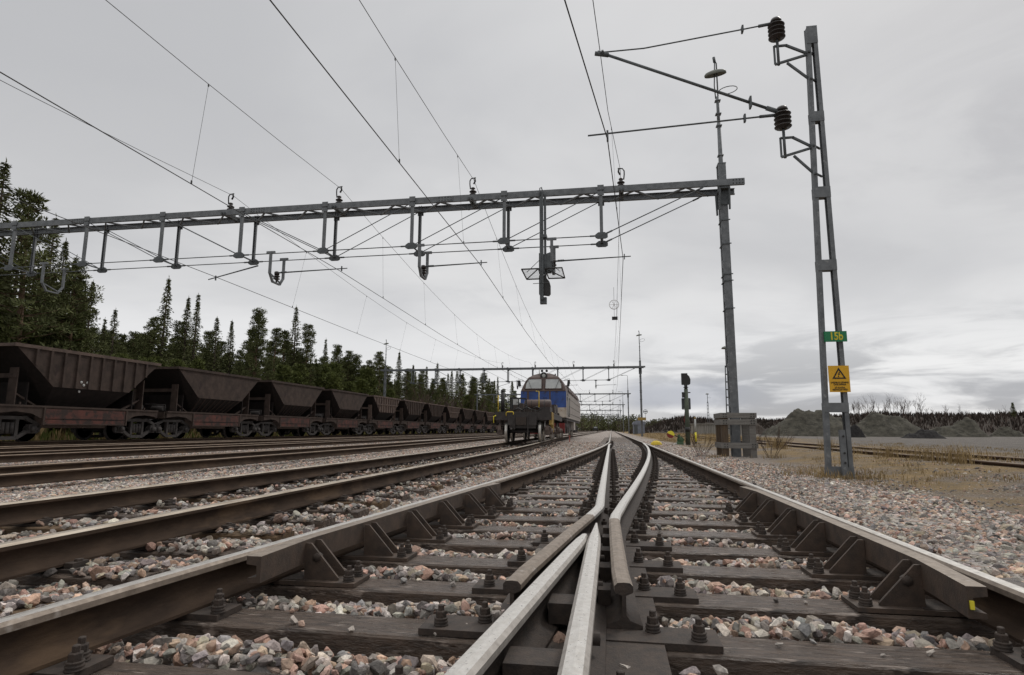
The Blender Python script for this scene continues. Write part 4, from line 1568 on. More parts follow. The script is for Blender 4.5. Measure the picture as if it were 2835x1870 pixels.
tag(mb.build("registration_arm", galvdark), "thin level arm steadying the contact wire below the slanting tube", "steady arm")

# ------------------------------------------------------------------ ore wagons
def wheelset_parts(root, y, gx=0.7525, r=0.46, treadmat=tyre, zr=0.0):
    w_ = MB()
    for s in (-1, 1):
        x = s * gx
        w_.lathe([(0.10, -0.09), (0.13, -0.075), (r - 0.09, -0.05), (r - 0.05, -0.065), (r - 0.0, -0.062), (r - 0.0, 0.05), (r + 0.0, 0.062)][:6], (x, 0, r), 24, 0, "x", smooth=False)
    return w_


def wheel_mesh():
    """one wheel, axis along x, outer face at +x, flange at -x"""
    r = 0.46
    mb = MB()
    mb.lathe([(0.001, 0.10), (0.11, 0.10), (0.13, 0.05), (r - 0.10, 0.02), (r - 0.06, 0.065), (r - 0.004, 0.067)], (0, 0, 0), 28, 0, "x")
    mb.lathe([(r - 0.004, 0.067), (r, 0.055), (r + 0.003, -0.035), (r + 0.012, -0.042)], (0, 0, 0), 28, 1, "x")
    mb.lathe([(r + 0.012, -0.042), (r + 0.028, -0.052), (r + 0.022, -0.068), (r - 0.05, -0.07), (r - 0.10, -0.01), (0.13, -0.03), (0.001, -0.09)], (0, 0, 0), 28, 0, "x")
    return mb.mesh("wheel", [bogiem, tyre])


WHEEL = wheel_mesh()
WHEELB = WHEEL.copy()
WHEELB.name = "wheel"
WHEELB.materials[1] = bogiem


def add_wheels(root, ys_, mesh):
    for y in ys_:
        for s in (-1, 1):
            o = obj("wheel", mesh, root, (s * 0.735, y, 0.46))
            if s < 0:
                o.rotation_euler = (0, 0, math.pi)
        MB().tube([(-0.72, y, 0.46), (0.72, y, 0.46)], 0.075, 10).build("axle", bogiem, root)


def bogie_frame(root, y, name="bogie_side_frame"):
    for s in (-1, 1):
        x = s * 1.02
        mb = MB()
        out = [(-1.15, 0.36), (-1.20, 0.58), (-1.0, 0.68), (-0.62, 0.86), (0.62, 0.86), (1.0, 0.68), (1.20, 0.58), (1.15, 0.36), (0.72, 0.36), (0.34, 0.14), (-0.34, 0.14), (-0.72, 0.36)]
        # cast frame as bars round two openings
        for a, b in zip(out, out[1:] + out[:1]):
            mb.bar((x, a[0], a[1]), (x, b[0], b[1]), 0.12, 0.13, up=(1, 0, 0))
        mb.bar((x, -0.32, 0.15), (x, -0.32, 0.85), 0.12, 0.12, up=(1, 0, 0))
        mb.bar((x, 0.32, 0.15), (x, 0.32, 0.85), 0.12, 0.12, up=(1, 0, 0))
        for yy in (-0.92, 0.92):
            mb.box((x, yy, 0.50), (0.17, 0.30, 0.28))
            mb.lathe([(0.001, 0.13), (0.10, 0.13), (0.12, 0.0)], (x + s * 0.06, yy, 0.46), 12, 0, "x")
        for yy in (-0.17, 0.0, 0.17):
            mb.lathe([(0.075, -0.20), (0.075, 0.20)], (x, yy, 0.50), 8, 0, "z")
        mb.build(name, bogiem, root, (0, y, 0))


def ore_wagon(kind):
    """hopper wagon along +y, 8.1 m long, standing on z = 0"""
    root = thing("hopper_wagon", "", "ore wagon", (0, 0, 0), 0, "row of ore wagons")
    body, rim = {"smooth": (orebrown, orebrown), "ribbed": (orebrown, orelight), "belt": (orelight, orelight)}[kind]
    HT, HL = 3.40, 3.42
    W0, W1, W2 = 1.50, 1.50, 0.78
    mb = MB()
    # side panels (trapezia), inner chute and end slopes
    for s in (-1, 1):
        mb.plate([(-HL, HT), (HL, HT), (HL - 1.62, 2.02), (-HL + 1.62, 2.02)], 0.03, 0, (s * W0, 0, 0), (0, 1, 0))
        mb.add([(s * W0, -HL + 1.62, 2.02), (s * W0, HL - 1.62, 2.02), (s * W2, HL - 2.05, 1.32), (s * W2, -HL + 2.05, 1.32)], [(0, 1, 2, 3)], 1)
        mb.add([(-W0, s * HL, HT), (W0, s * HL, HT), (W0, s * (HL - 1.62), 2.02), (W2, s * (HL - 2.05), 1.32), (-W2, s * (HL - 2.05), 1.32), (-W0, s * (HL - 1.62), 2.02)], [(0, 1, 2, 3, 4, 5)], 1)
    mb.box((0, 0, 1.30), (2 * W2, 2 * (HL - 2.05), 0.04), 1)
    hop = mb.build("hopper", [body, oredark], root)
    mb = MB()
    for s in (-1, 1):
        mb.box((s * (W0 + 0.025), 0, HT), (0.10, 2 * HL + 0.10, 0.12))
        mb.box((0, s * (HL + 0.02), HT - 0.005), (2 * W0, 0.09, 0.11))
    mb.build("top_rim", rim, hop)
    for s in (-1, 1):
        mb = MB()
        if kind == "smooth":
            mb.box((s * (W0 + 0.02), 0, 2.05), (0.03, 2 * (HL - 1.62), 0.05))
            for i in range(9):
                y = -1.65 + 3.3 * i / 8
                mb.bar((s * (W0 + 0.02), y, 2.06), (s * (W2 + 0.06), y * 0.85, 1.36), 0.05, 0.06)
        else:
            for i in range(10):
                y = -2.62 + 5.24 * i / 9
                zl = 2.02 if abs(y) < HL - 1.62 else 2.02 + (abs(y) - (HL - 1.62)) * 1.38 / 1.62 + 0.03
                mb.box((s * (W0 + 0.05), y, (HT - 0.06 + zl) / 2), (0.075, 0.09, HT - 0.06 - zl))
            if kind == "belt":
                mb.box((s * (W0 + 0.045), 0, 2.72), (0.06, 2 * (HL - 0.85), 0.11))
        mb.build("side_ribs", rim if kind == "belt" else body, hop)
    # underframe
    mb = MB()
    for s in (-1, 1):
        x = s * 1.36
        mb.box((x, 0, 1.28), (0.10, 7.5, 0.07))
        pts = [(-3.75, 1.245), (3.75, 1.245), (3.75, 1.0), (3.0, 1.08), (2.4, 1.02), (1.95, 0.82), (-1.95, 0.82), (-2.4, 1.02), (-3.0, 1.08), (-3.75, 1.0)]
        mb.plate(pts, 0.03, 0, (x, 0, 0), (0, 1, 0))
        for y in (-1.92, 1.92):
            mb.box((x + s * 0.03, y, 0.93), (0.06, 0.07, 0.64))
        mb.box((x + s * 0.02, 0, 0.64), (0.08, 3.9, 0.04))
        for y in (-2.9, 2.9):
            mb.box((x + s * 0.03, y, 1.35), (0.04, 0.05, 0.12))
    mb.box((0, 0, 1.12), (0.5, 7.6, 0.28))
    for s in (-1, 1):
        mb.box((0, s * 3.78, 1.12), (2.6, 0.12, 0.30))
        mb.box((0, s * 3.3, 1.25), (2.7, 0.95, 0.04))
    mb.box((0, 0, 0.75), (1.5, 3.4, 0.5))
    mb.build("underframe", body if kind != "belt" else orebrown, root)
    for s in (-1, 1):
        mb = MB()
        x = s * 1.385
        mb.box((x, 0, 1.02), (0.03, 3.72, 0.36))
        mb.box((x, 0, 0.71), (0.03, 3.72, 0.20))
        mb.box((x + s * 0.012, 0.2, 0.83), (0.02, 2.6, 0.045), 1)
        mb.build("side_panel", [orered, oredark], root)
    for s in (-1, 1):
        mb = MB()
        for sx in (-1, 1):
            mb.box((sx * 1.05, s * 2.95, 1.95), (0.34, 0.05, 1.38))
            mb.bar((sx * 1.05, s * 2.9, 1.75), (sx * 1.05, s * 2.0, 1.3), 0.10, 0.06)
        mb.box((0, s * 2.97, 2.35), (2.4, 0.05, 0.16))
        mb.build("end_stanchion", body, root)
        MB().box((0, s * 2.45, 1.72), (2.3, 0.05, 0.86)).build("bulkhead", oredark, root)
        mb = MB()
        mb.box((0, s * 3.95, 0.98), (0.22, 0.30, 0.26))
        mb.tube([(0.9, s * 3.3, 1.32), (0.9, s * 3.3, 1.62), (-0.2, s * 3.3, 1.66)], 0.025, 6)
        mb.lathe([(0.13, -0.3), (0.13, 0.3)], (0.55, s * 3.35, 1.46), 10, 0, "x")
        mb.build("coupler_gear", bogiem, root)
    for y in (-2.95, 2.95):
        bogie_frame(root, y)
    add_wheels(root, (-3.87, -2.03, 2.03, 3.87), WHEELB)
    return root


WAG = {k: ore_wagon(k) for k in ("ribbed", "smooth", "belt")}
kinds = ["ribbed", "ribbed", "smooth", "smooth", "smooth", "belt", "ribbed", "ribbed", "belt", "ribbed", "ribbed", "belt", "ribbed", "ribbed", "ribbed", "ribbed", "ribbed"]
WAGLAB = ["ribbed ore wagon cut by the left edge of the picture", "large ribbed dark ore wagon at the left with a few pale spots on its side", "first smooth sided ore wagon, right behind the ribbed one on the left",
          "middle of the three smooth sided ore wagons", "third smooth sided ore wagon, just before the lighter belted one", "lighter brown ore wagon with a belt across its ribs, below the left portal mast",
          "small dark ribbed ore wagon right after the belted lighter one", "seventh ore wagon in view, dark and finely ribbed", "second lighter belted ore wagon, small in the distance",
          "ninth ore wagon in view, dark ribbed, shrinking to the right", "tenth ore wagon in view, dark ribbed and small", "third lighter belted ore wagon, tiny beside the locomotive's left side",
          "twelfth ore wagon in view, tiny", "thirteenth ore wagon in view, tiny", "fourteenth ore wagon in view, tiny and partly hidden", "fifteenth ore wagon in view, mostly hidden by the flat wagon", "last ore wagon of the row, hidden toward the locomotive"]
used = set()
WX_ = -22.05
WAGY = []
for i, kd in enumerate(kinds):
    o = WAG[kd] if kd not in used else copy_tree(WAG[kd])
    used.add(kd)
    yy = 17.75 - 8.1 + 8.1 * i + 3.42
    WAGY.append(yy)
    o.location = (WX_, yy, 0.06)
    tag(o, WAGLAB[i])
    if i == 1:
        mb = MB()
        for y, z in ((-0.62, 2.28), (-0.34, 2.28), (-0.50, 2.17), (-0.60, 1.92)):
            mb.lathe([(0.001, 0.015), (0.05, 0.012), (0.055, 0)], (1.52 if z > 2 else 1.44, y, z), 10, 0, "x")
        mb.build("white_spots", greypaint, o)
for i in range(16):
    pass

# ------------------------------------------------------------------ blue diesel locomotive
yl = 38.0
ang = math.atan2(n1(57) - n1(38), 19)
lo = thing("diesel_locomotive", "brown and blue diesel locomotive with beige side and two cab windows", "locomotive", (n1(yl), yl, 0.022), -ang)
PR = [(1.43, 1.30), (1.45, 1.92), (1.45, 2.95), (1.33, 3.25), (1.17, 3.62), (0.98, 3.86), (0.66, 4.06), (0.34, 4.15), (0.0, 4.18)]


def yf(z):
    return 0.0 if z <= 2.95 else 0.36 * (z - 2.95) if z < 3.86 else 0.33 + (z - 3.86) * 1.6


LEN = 19.6
mb = MB()
ring = PR + [(-x, z) for x, z in PR[-2::-1]]
nr = len(ring)
stn = [0, 0.8, 2.2, 2.21, 10, LEN]
for k, st in enumerate(stn):
    for x, z in ring:
        kx = 1.0 if st < 2.205 else (0.985 if z < 3.0 else 0.93)
        mb.v.append((x * kx, max(st, yf(z)) if k == 0 else (st + yf(z) * 0.4 if k == 1 else st), z if st < 2.205 else min(z, 4.02)))
for k in range(len(stn) - 1):
    for j in range(nr - 1):
        zlo = min(ring[j][1], ring[j + 1][1])
        mi = 2 if zlo < 2.94 else 0
        if zlo < 2.94 and k >= 2:
            mi = 2
        mb.f.append([k * nr + j, k * nr + j + 1, (k + 1) * nr + j + 1, (k + 1) * nr + j])
        mb.m.append(mi); mb.s.append(False)
for j in range(len(PR) - 1):
    a, b = j, j + 1
    c, d = nr - 2 - j, nr - 1 - j
    z = PR[j][1]
    mi = 3 if z < 1.9 else (1 if z < 2.9 else 0)
    mb.f.append([a, b, c, d] if b != c else [a, b, d])
    mb.m.append(mi); mb.s.append(False)
e = (len(stn) - 1) * nr
mb.f.append([e + j for j in range(nr)])
mb.m.append(0); mb.s.append(False)
body = mb.build("body", [locobrown, locoblue, locobeige, lococream], lo)
for s in (-1, 1):
    mb = MB()
    y3, y4 = yf(3.10), yf(3.74)
    q = [(s * 0.10, y3 - 0.02, 3.10), (s * 1.18, y3 - 0.02, 3.10), (s * 1.13, yf(3.45) - 0.02, 3.45), (s * 0.98, y4 - 0.02, 3.72), (s * 0.92, y4 - 0.02, 3.76), (s * 0.12, y4 - 0.02, 3.76)]
    q2 = [(x, y - 0.016, z) for x, y, z in q]
    mb.add(q2, [tuple(range(6))])
    wdw = mb.build("windscreen", glassm, lo)
    m2 = MB()
    for a, b in zip(q, q[1:] + q[:1]):
        m2.tube([Vector(a), Vector(b)], 0.035, 6)
    m2.build("window_frame", locobrown, wdw)
    m3 = MB()
    m3.tube([(s * 0.75, y3 - 0.07, 3.08), (s * 0.98, yf(3.65) - 0.07, 3.66)], 0.012, 4)
    m3.build("wiper", blackpaint, wdw)
    # mirrors
    m4 = MB().box((0, 0, 0), (0.16, 0.06, 0.40))
    mr = m4.build("mirror", blackpaint, lo, (s * 1.58, 0.35, 3.48))
    mr.rotation_euler = (0, R(8 * s), 0)
    MB().tube([(-s * 0.30, 0.1, 0.16), (s * 0.02, 0, 0.30), (s * 0.10, 0, 0.0), (s * 0.02, 0, -0.28), (-s * 0.25, 0.1, -0.22)], 0.014, 5).build("mirror_arm", galvdark, mr)
for x, w_ in ((-0.98, 0.13), (0.42, 0.10)):
    MB().box((x, -0.012, 2.35), (w_, 0.02, 1.2)).build("door_edge", locobrown, lo)
MB().box((0, -0.015, 2.97), (2.75, 0.03, 0.05)).build("waist_strip", locobrown, lo)
mb = MB().lathe([(0.20, 0.24), (0.20, 0.0), (0.23, -0.05), (0.23, -0.10), (0.18, -0.10)], (0, 0, 0), 18, 0, "y")
hl = mb.build("headlight", blackpaint, lo, (0.0, 0.42, 3.97))
MB().lathe([(0.18, 0.0), (0.10, -0.03), (0.001, -0.04)], (0, -0.075, 0), 16, 0, "y").build("lens", lensm, hl)
for x in (-0.14, 0.16):
    MB().lathe([(0.03, 0.35), (0.05, 0.1), (0.085, 0.0), (0.075, 0.0), (0.02, 0.1)], (0, 0, 0), 12, 0, "y").build("horn", blackpaint, lo, (x, 0.62, 4.30))
MB().tube([(-0.32, 0.6, 4.0), (-0.32, 0.6, 4.42)], 0.03, 6).build("aerial", greypaint, lo)
MB().box((0.72, 0.62, 4.02), (0.07, 0.08, 0.18)).build("roof_lamp", blackpaint, lo)
letters("002", 0.17, signblack, lo, (0.1, -0.006, 2.50), name="running_number")
# right and left side: cab door, handrails, hood panels
for s in (-1, 1):
    mb = MB()
    for y in (0.55, 1.25):
        mb.box((s * 1.462, y, 2.2), (0.015, 0.035, 1.5))
    mb.box((s * 1.462, 0.9, 2.95), (0.015, 0.73, 0.035))
    d = mb.build("cab_door", galvdark, lo)
    MB().box((s * 1.462, 0.9, 2.62), (0.02, 0.5, 0.42)).build("door_window", blackpaint, d)
    for y in (0.45, 1.38, 1.9):
        MB().tube([(s * 1.47, y, 1.35), (s * 1.53, y, 1.40), (s * 1.53, y, 2.6), (s * 1.47, y, 2.65)], 0.018, 6).build("handrail", greypaint if y < 1.5 else blackpaint, lo)
    MB().box((s * 1.44, 2.25, 2.5), (0.05, 0.12, 2.3)).build("cab_pillar", blackpaint, lo)
    mb = MB()
    for i in range(12):
        y = 3.3 + i * 1.32
        mb.box((s * 1.435, y, 2.15), (0.012, 0.025, 1.55))
        for z in (1.6, 2.1, 2.6):
            mb.box((s * 1.437, y + 0.5, z), (0.02, 0.10, 0.07), 1)
    mb.build("hood_doors", [galvdark, blackpaint], lo)
    mb = MB()
    for i in range(5):
        mb.box((s * 1.36, 4 + i * 3.1, 3.32), (0.05, 2.2, 0.46), 0, Matrix.Rotation(s * R(-22), 3, "Y"))
    mb.build("roof_grilles", locobrown, lo)
mb = MB()
mb.box((0, LEN / 2, 1.22), (2.7, LEN - 0.1, 0.18))
mb.box((0, LEN / 2, 0.80), (2.2, 13.5, 0.75))
mb.build("underframe", bogiem, lo)
for s in (-1, 1):
    mb = MB()
    mb.box((s * 1.22, 11.0, 0.82), (0.25, 2.0, 0.62))
    mb.build("fuel_tank", locobeige, lo)
mb = MB()
mb.plate([(-1.25, 0.95), (1.25, 0.95), (1.30, 0.5), (0.9, 0.28), (-0.9, 0.28), (-1.3, 0.5)], 0.05, 0, (0, 0.15, 0))
mb.plate([(0, 0.95), (0.9, 0.95), (0.5, 0.35), (0.0, 0.30)], 0.05, 0, (1.28, 0.15, 0), (0, 1, 0))
mb.plate([(0, 0.95), (0.9, 0.95), (0.5, 0.35), (0.0, 0.30)], 0.05, 0, (-1.28, 0.15, 0), (0, 1, 0))
mb.build("snow_plough", redpaint, lo)
mb = MB()
for s in (-1, 1):
    for i in range(3):
        mb.box((s * 1.30, 0.75, 0.42 + 0.28 * i), (0.3, 0.36, 0.03))
    mb.box((s * 1.44, 0.75, 0.8), (0.02, 0.4, 1.0))
mb.build("cab_steps", bogiem, lo)
for y in (3.6, 15.8):
    for s in (-1, 1):
        mb = MB()
        mb.box((s * 1.12, y, 0.72), (0.14, 4.4, 0.24))
        for yy in (-1.75, 0, 1.75):
            mb.box((s * 1.14, y + yy, 0.5), (0.2, 0.4, 0.36))
        for yy in (-0.87, 0.87):
            mb.lathe([(0.12, -0.2), (0.12, 0.2)], (s * 1.16, y + yy, 0.72), 8)
        mb.build("bogie_frame", bogiem, lo)
    add_wheels(lo, (y - 1.75, y, y + 1.75), WHEEL)

# ------------------------------------------------------------------ flat service wagon in front of it
yw = 26.2
angw = math.atan2(n1(36.5) - n1(26.5), 10)
fw = thing("flat_wagon", "dark flat service wagon with brown tank and bright wheel treads ahead of the locomotive", "flat wagon", (n1(26.4), yw, 0.022), -angw)
mb = MB()
mb.box((0, 5.4, 1.26), (2.5, 10.6, 0.10))
mb.box((-1.2, 5.4, 1.12), (0.08, 10.6, 0.20)); mb.box((1.2, 5.4, 1.12), (0.08, 10.6, 0.20))
mb.box((0, 0.12, 1.10), (2.5, 0.14, 0.30))
mb.box((0, 5.4, 0.98), (0.6, 10.2, 0.3))
mb.build("deck", bogiem, fw)
mb = MB().box((-0.02, -0.02, 0.95), (1.26, 0.10, 0.46))
mb.box((-0.36, -0.09, 0.86), (0.05, 0.04, 0.66)); mb.box((0.24, -0.09, 0.80), (0.04, 0.04, 1.0))
mb.box((0.0, 0.0, 0.66), (1.16, 0.06, 0.14))
mb.box((0, 4.6, 0.72), (1.1, 7.6, 0.62))
mb.build("end_plate", bogiem, fw)
mb = MB().box((-0.06, -0.10, 0.90), (0.46, 0.06, 0.34))
mb.build("coupling_block", ironfit, fw)
mb = MB().lathe([(0.001, -0.66), (0.2, -0.65), (0.265, -0.60), (0.265, 0.60), (0.2, 0.65), (0.001, 0.66)], (0, 0, 0), 18, 0, "x")
tk = mb.build("air_tank", locobrown, fw, (0.42, 3.0, 1.72))
for x in (-0.3, 0.35):
    MB().tube([(x, 0.27 * math.cos(a), 0.27 * math.sin(a)) for a in [i * math.pi / 8 for i in range(17)]], 0.014, 4).build("tank_strap", blackpaint, tk)
MB().box((0, 0, -0.31), (1.0, 0.5, 0.14)).build("tank_saddle", bogiem, tk)
mb = MB().tube([(-0.97, 0.6, 1.30), (-0.97, 0.6, 2.25)], [0.085, 0.08], 10)
mb.lathe([(0.09, 2.22), (0.09, 2.29), (0.05, 2.31)], (-0.97, 0.6, 0), 10)
mb.build("stanchion_post", blackpaint, fw)
for x, z0, z1 in ((-1.12, 1.32, 2.05), (0.70, 1.50, 2.20)):
    MB().tube([(x, 0.25, z0), (x, 0.25, z1), (x - 0.14, 0.25, z1 + 0.02)] if x > 0 else [(x, 0.25, z0), (x, 0.25, z1)], 0.022, 6).build("hand_rail", yellow, fw)
MB().tube([(-1.28, 0.0, 0.82), (-1.28, 0.0, 1.10), (-1.18, 0.0, 1.14)], 0.022, 6).build("step_rail", brightyel, fw)
MB().tube([(-0.72, -0.05, 1.12), (-0.72, -0.05, 1.27), (-0.66, -0.05, 1.30), (-0.44, -0.05, 1.30), (-0.40, -0.05, 1.27), (-0.40, -0.05, 1.12)], 0.02, 6).build("grab_handle", yellow, fw)
mb = MB()
for a, b in (((-0.72, 1.5, 1.32), (-0.72, 1.5, 1.98)), ((0.0, 1.5, 1.32), (0.0, 1.5, 1.95)), ((-0.72, 1.5, 1.98), (0.0, 1.5, 1.95)), ((-0.35, 1.5, 1.32), (-0.35, 1.5, 1.95)), ((-0.72, 2.2, 1.32), (-0.72, 2.2, 1.95)), ((-0.72, 1.5, 1.97), (-0.72, 2.2, 1.95))):
    mb.bar(a, b, 0.07, 0.07)
mb.build("equipment_frame", blackpaint, fw)
MB().box((-0.48, 1.44, 1.80), (0.24, 0.12, 0.26)).build("meter_box", greypaint, fw)
mb = MB()
for i in range(9):
    mb.box((-0.8 + 0.17 * i, 0.9 + (i % 3) * 0.3, 1.36 + 0.03 * (i % 2)), (0.15, 0.3, 0.16))
for x, y, z, a, b, c in ((-0.75, 4.6, 1.58, 0.7, 1.2, 0.55), (0.1, 5.4, 1.62, 0.9, 1.6, 0.62), (0.95, 4.4, 1.52, 0.5, 1.4, 0.42), (0.6, 7.6, 1.6, 1.1, 1.8, 0.6), (-0.6, 7.9, 1.5, 1.0, 1.5, 0.4)):
    mb.box((x, y, z), (a, b, c), 0, None, 0.9)
    mb.box((x, y, z - 0.22), (a * 1.15, b * 0.5, 0.12))
mb.build("brake_gear", ironfit, fw)
mb = MB()
for i, (x, y, z) in enumerate(((0.15, 0.4, 1.42), (0.9, 0.5, 1.40), (-0.25, 0.5, 1.38), (0.55, 0.8, 1.45))):
    mb.tube([(x - 0.2, y, z), (x, y - 0.05, z + 0.10), (x + 0.22, y, z - 0.02)], 0.03, 6)
mb.tube([(0.2, 0.3, 1.45), (0.6, 0.2, 1.35), (0.95, 0.2, 1.5), (0.9, 0.25, 1.75)], 0.014, 5)
mb.tube([(-0.45, 1.4, 1.8), (-0.1, 1.0, 1.7), (0.1, 1.3, 1.62)], 0.012, 5)
mb.build("air_hoses", blackpaint, fw)
mb = MB()
mb.box((0.98, 1.0, 1.42), (0.42, 1.6, 0.22))
mb.box((1.22, 0.4, 1.02), (0.14, 0.5, 0.55), 1)
mb.box((1.24, 1.2, 0.85), (0.10, 0.22, 0.85), 1)
mb.box((1.18, 1.7, 0.95), (0.14, 0.3, 0.6), 1)
mb.build("side_cabinet", [bogiem, ochre], fw)
for y in (1.42, 8.8):
    for s in (-1, 1):
        mb = MB()
        x = s * 1.05
        mb.bar((x, -1.25, 0.60), (x, 1.25, 0.60), 0.14, 0.20)
        mb.bar((x, -1.2, 0.62), (x, -0.6, 0.90), 0.12, 0.10)
        mb.bar((x, 1.2, 0.62), (x, 0.6, 0.90), 0.12, 0.10)
        for yy in (-0.92, 0.92):
            mb.box((x, yy, 0.48), (0.24, 0.34, 0.34))
            mb.lathe([(0.001, 0.16), (0.12, 0.15), (0.14, 0.0)], (x + s * 0.10, yy, 0.46), 12, 0, "x")
        mb.build("bogie_frame", mat("bogie_brown", (0.15, 0.115, 0.10), (0.085, 0.065, 0.055), 0.8, 0.1, 5, 0.2, 40), fw, (0, y, 0))
    add_wheels(fw, (y - 0.92, y + 0.92), WHEEL)
sk = thing("red_stake", "small faded red stake in the ballast beside the locomotive", "stake", (-2.45, 36.0, -0.22))
MB().box((0, 0, 0.21), (0.05, 0.03, 0.44)).build("stake", pinkpaint, sk)
MB().box((0.0, -0.02, 0.42), (0.13, 0.02, 0.035)).build("crossbar", pinkpaint, sk)

# ------------------------------------------------------------------ signal, lever and markers by the points
sp_ = thing("dwarf_signal", "green signal post with black head seen from behind, right of the points", "signal", (3.93, 32.8, -0.25))
mb = MB().tube([(0, 0, -0.1), (0, 0, 2.95)], [0.125, 0.10], 14)
mb.build("post", postgreen, sp_)
mb = MB().tube([(0, 0, 2.95), (0, 0, 3.20)], 0.085, 12)
mb.lathe([(0.13, 3.02), (0.13, 3.05)], n=12)
mb.box((0.0, -0.02, 2.76), (0.44, 0.07, 0.05))
mb.box((-0.14, -0.0, 2.62), (0.14, 0.2, 0.24))
mb.build("neck", blackpaint, sp_)
mb = MB()
mb.plate([(-0.21, 3.20), (-0.17, 3.17), (0.18, 3.17), (0.23, 3.22), (0.245, 3.45), (0.19, 3.62), (0.10, 3.70), (0.10, 3.78), (-0.21, 3.78)], 0.20, 0, (0, 0.02, 0))
for z in (3.35, 3.6):
    mb.lathe([(0.10, 0.1), (0.11, 0.36), (0.10, 0.36), (0.09, 0.1)], (0.02, 0.0, z), 12, 0, "y")
mb.build("signal_head", blackpaint, sp_)
mb = MB().plate([(-0.20, -0.30), (0.20, -0.30), (0.23, -0.27), (0.23, 0.27), (0.20, 0.30), (-0.20, 0.30), (-0.23, 0.27), (-0.23, -0.27)], 0.035, 0, (0.0, 0.16, 2.18))
mb.build("back_board", galvdark, sp_)
MB().box((-0.13, 0.12, 1.93), (0.07, 0.02, 0.05)).build("label_tag", greypaint, sp_)
MB().plate([(0.02, 1.75), (0.02, 1.28), (-0.03, 1.20), (-0.09, 1.38), (-0.03, 1.36), (-0.02, 1.72)], 0.03, 0, (-0.10, 0.02, 0.0)).build("red_arrow", redpaint, sp_)
MB().lathe([(0.128, 0.72), (0.128, 0.96)], (0, 0, 0), 14).build("dark_band", blackpaint, sp_)
pl = thing("point_lever", "green point machine with lever and half yellow half red disc", "point lever", (3.45, 32.6, -0.22))
mb = MB()
mb.box((0.05, 0, 0.08), (0.36, 0.4, 0.22), 0, None, 0.85)
mb.lathe([(0.001, -0.1), (0.17, -0.1), (0.17, 0.1), (0.001, 0.1)], (0.08, 0, 0.28), 14, 0, "y")
mb.box((0.0, -0.05, 0.45), (0.12, 0.12, 0.2))
mb.build("machine_body", machgreen, pl)
MB().bar((0.0, -0.12, 0.40), (-0.82, -0.12, 0.78), 0.05, 0.05).build("lever", blackpaint, pl)
d1, d2 = MB(), MB()
for dd, a0 in ((d1, -25), (d2, 155)):
    pts = [(0.19 * math.cos(R(a0 + i * 18)), 0.19 * math.sin(R(a0 + i * 18))) for i in range(11)]
    dd.plate(pts, 0.07, 0, (-0.42, -0.13, 0.55))
d1.build("yellow_disc_half", brightyel, pl)
d2.build("red_disc_half", redpaint, pl)
mb = MB().tube([(-0.05, -0.15, 0.12), (-0.42, -0.15, -0.02), (-1.0, -0.12, -0.03), (-1.9, -0.1, -0.04)], 0.03, 6)
mb.build("drive_rod", greypaint, pl)
MB().box((-0.6, 0.05, -0.06), (3.2, 0.24, 0.10)).build("long_sleeper", timber, pl)
yc = thing("yellow_cover", "rounded yellow cover lying beside the right rail at the points", "cover", (2.30, 32.6, -0.23))
MB().lathe([(0.31, 0), (0.30, 0.05), (0.24, 0.15), (0.14, 0.22), (0.001, 0.24)], n=18).build("lid", yellow, yc).scale = (1, 0.6, 1)
yp = thing("marker_post", "slim snow marker post, grey above and bright yellow below", "marker post", (4.62, 35.0, -0.18))
MB().tube([(0, 0, 0.62), (0, 0, 1.38)], 0.052, 10).build("grey_upper", greypaint, yp)
MB().tube([(0, 0, 0.10), (0, 0, 0.62)], 0.054, 10).build("yellow_lower", brightyel, yp)
MB().tube([(0, 0, -0.05), (0, 0, 0.10)], 0.06, 10).build("dark_foot", blackpaint, yp)
MB().lathe([(0.055, 1.36), (0.058, 1.44), (0.001, 1.45)], n=10).build("cap", ochre, yp)

# ------------------------------------------------------------------ plank guard round the nearest portal mast
gd = thing("plank_guard", "square guard of weathered posts and planks around the foot of the nearest portal mast", "guard fence", (3.52, 18.35, -0.28))
for x in (-0.37, 0.37):
    for y in (-0.46, 0.40):
        mb = MB().box((0, 0, 0.62), (0.17, 0.17, 1.32))
        mb.build("corner_post", plankbrown if x < 0 else plankgrey, gd, (x, y, 0))
mb0 = (0.36, 1.02, 1.22)
for z, h in ((0.41, 0.155), (1.06, 0.15), (1.245, 0.14)):
    for y in (-0.565, 0.51):
        b = MB().box((0, 0, 0), (0.98, 0.045, h))
        for bx in (-0.40, -0.33, 0.34, 0.41):
            for bz in (-0.035, 0.035):
                b.lathe([(0.017, 0.0), (0.015, 0.014)], (bx, -0.036, bz), 6, 1, "y")
        b.build("plank", [plankgrey, blackpaint], gd, (0, y, z))
    for x in (-0.465, 0.465):
        MB().box((0, 0, 0), (0.04, 1.02, h)).build("plank", plankgrey, gd, (x, -0.03, z))

# ------------------------------------------------------------------ trees
def card(mb, c, u, v, mi=0):
    """a small kite-shaped spray of needles"""
    c, u, v = Vector(c), Vector(u), Vector(v)
    mb.add([c - u * 0.35, c - v * 0.5 + u * 0.15, c + u, c + v * 0.5 + u * 0.15], [(0, 1, 2, 3)], mi)


def rvec(r):
    while True:
        v = Vector((r.uniform(-1, 1), r.uniform(-1, 1), r.uniform(-1, 1)))
        if 0.05 < v.length < 1:
            return v.normalized()


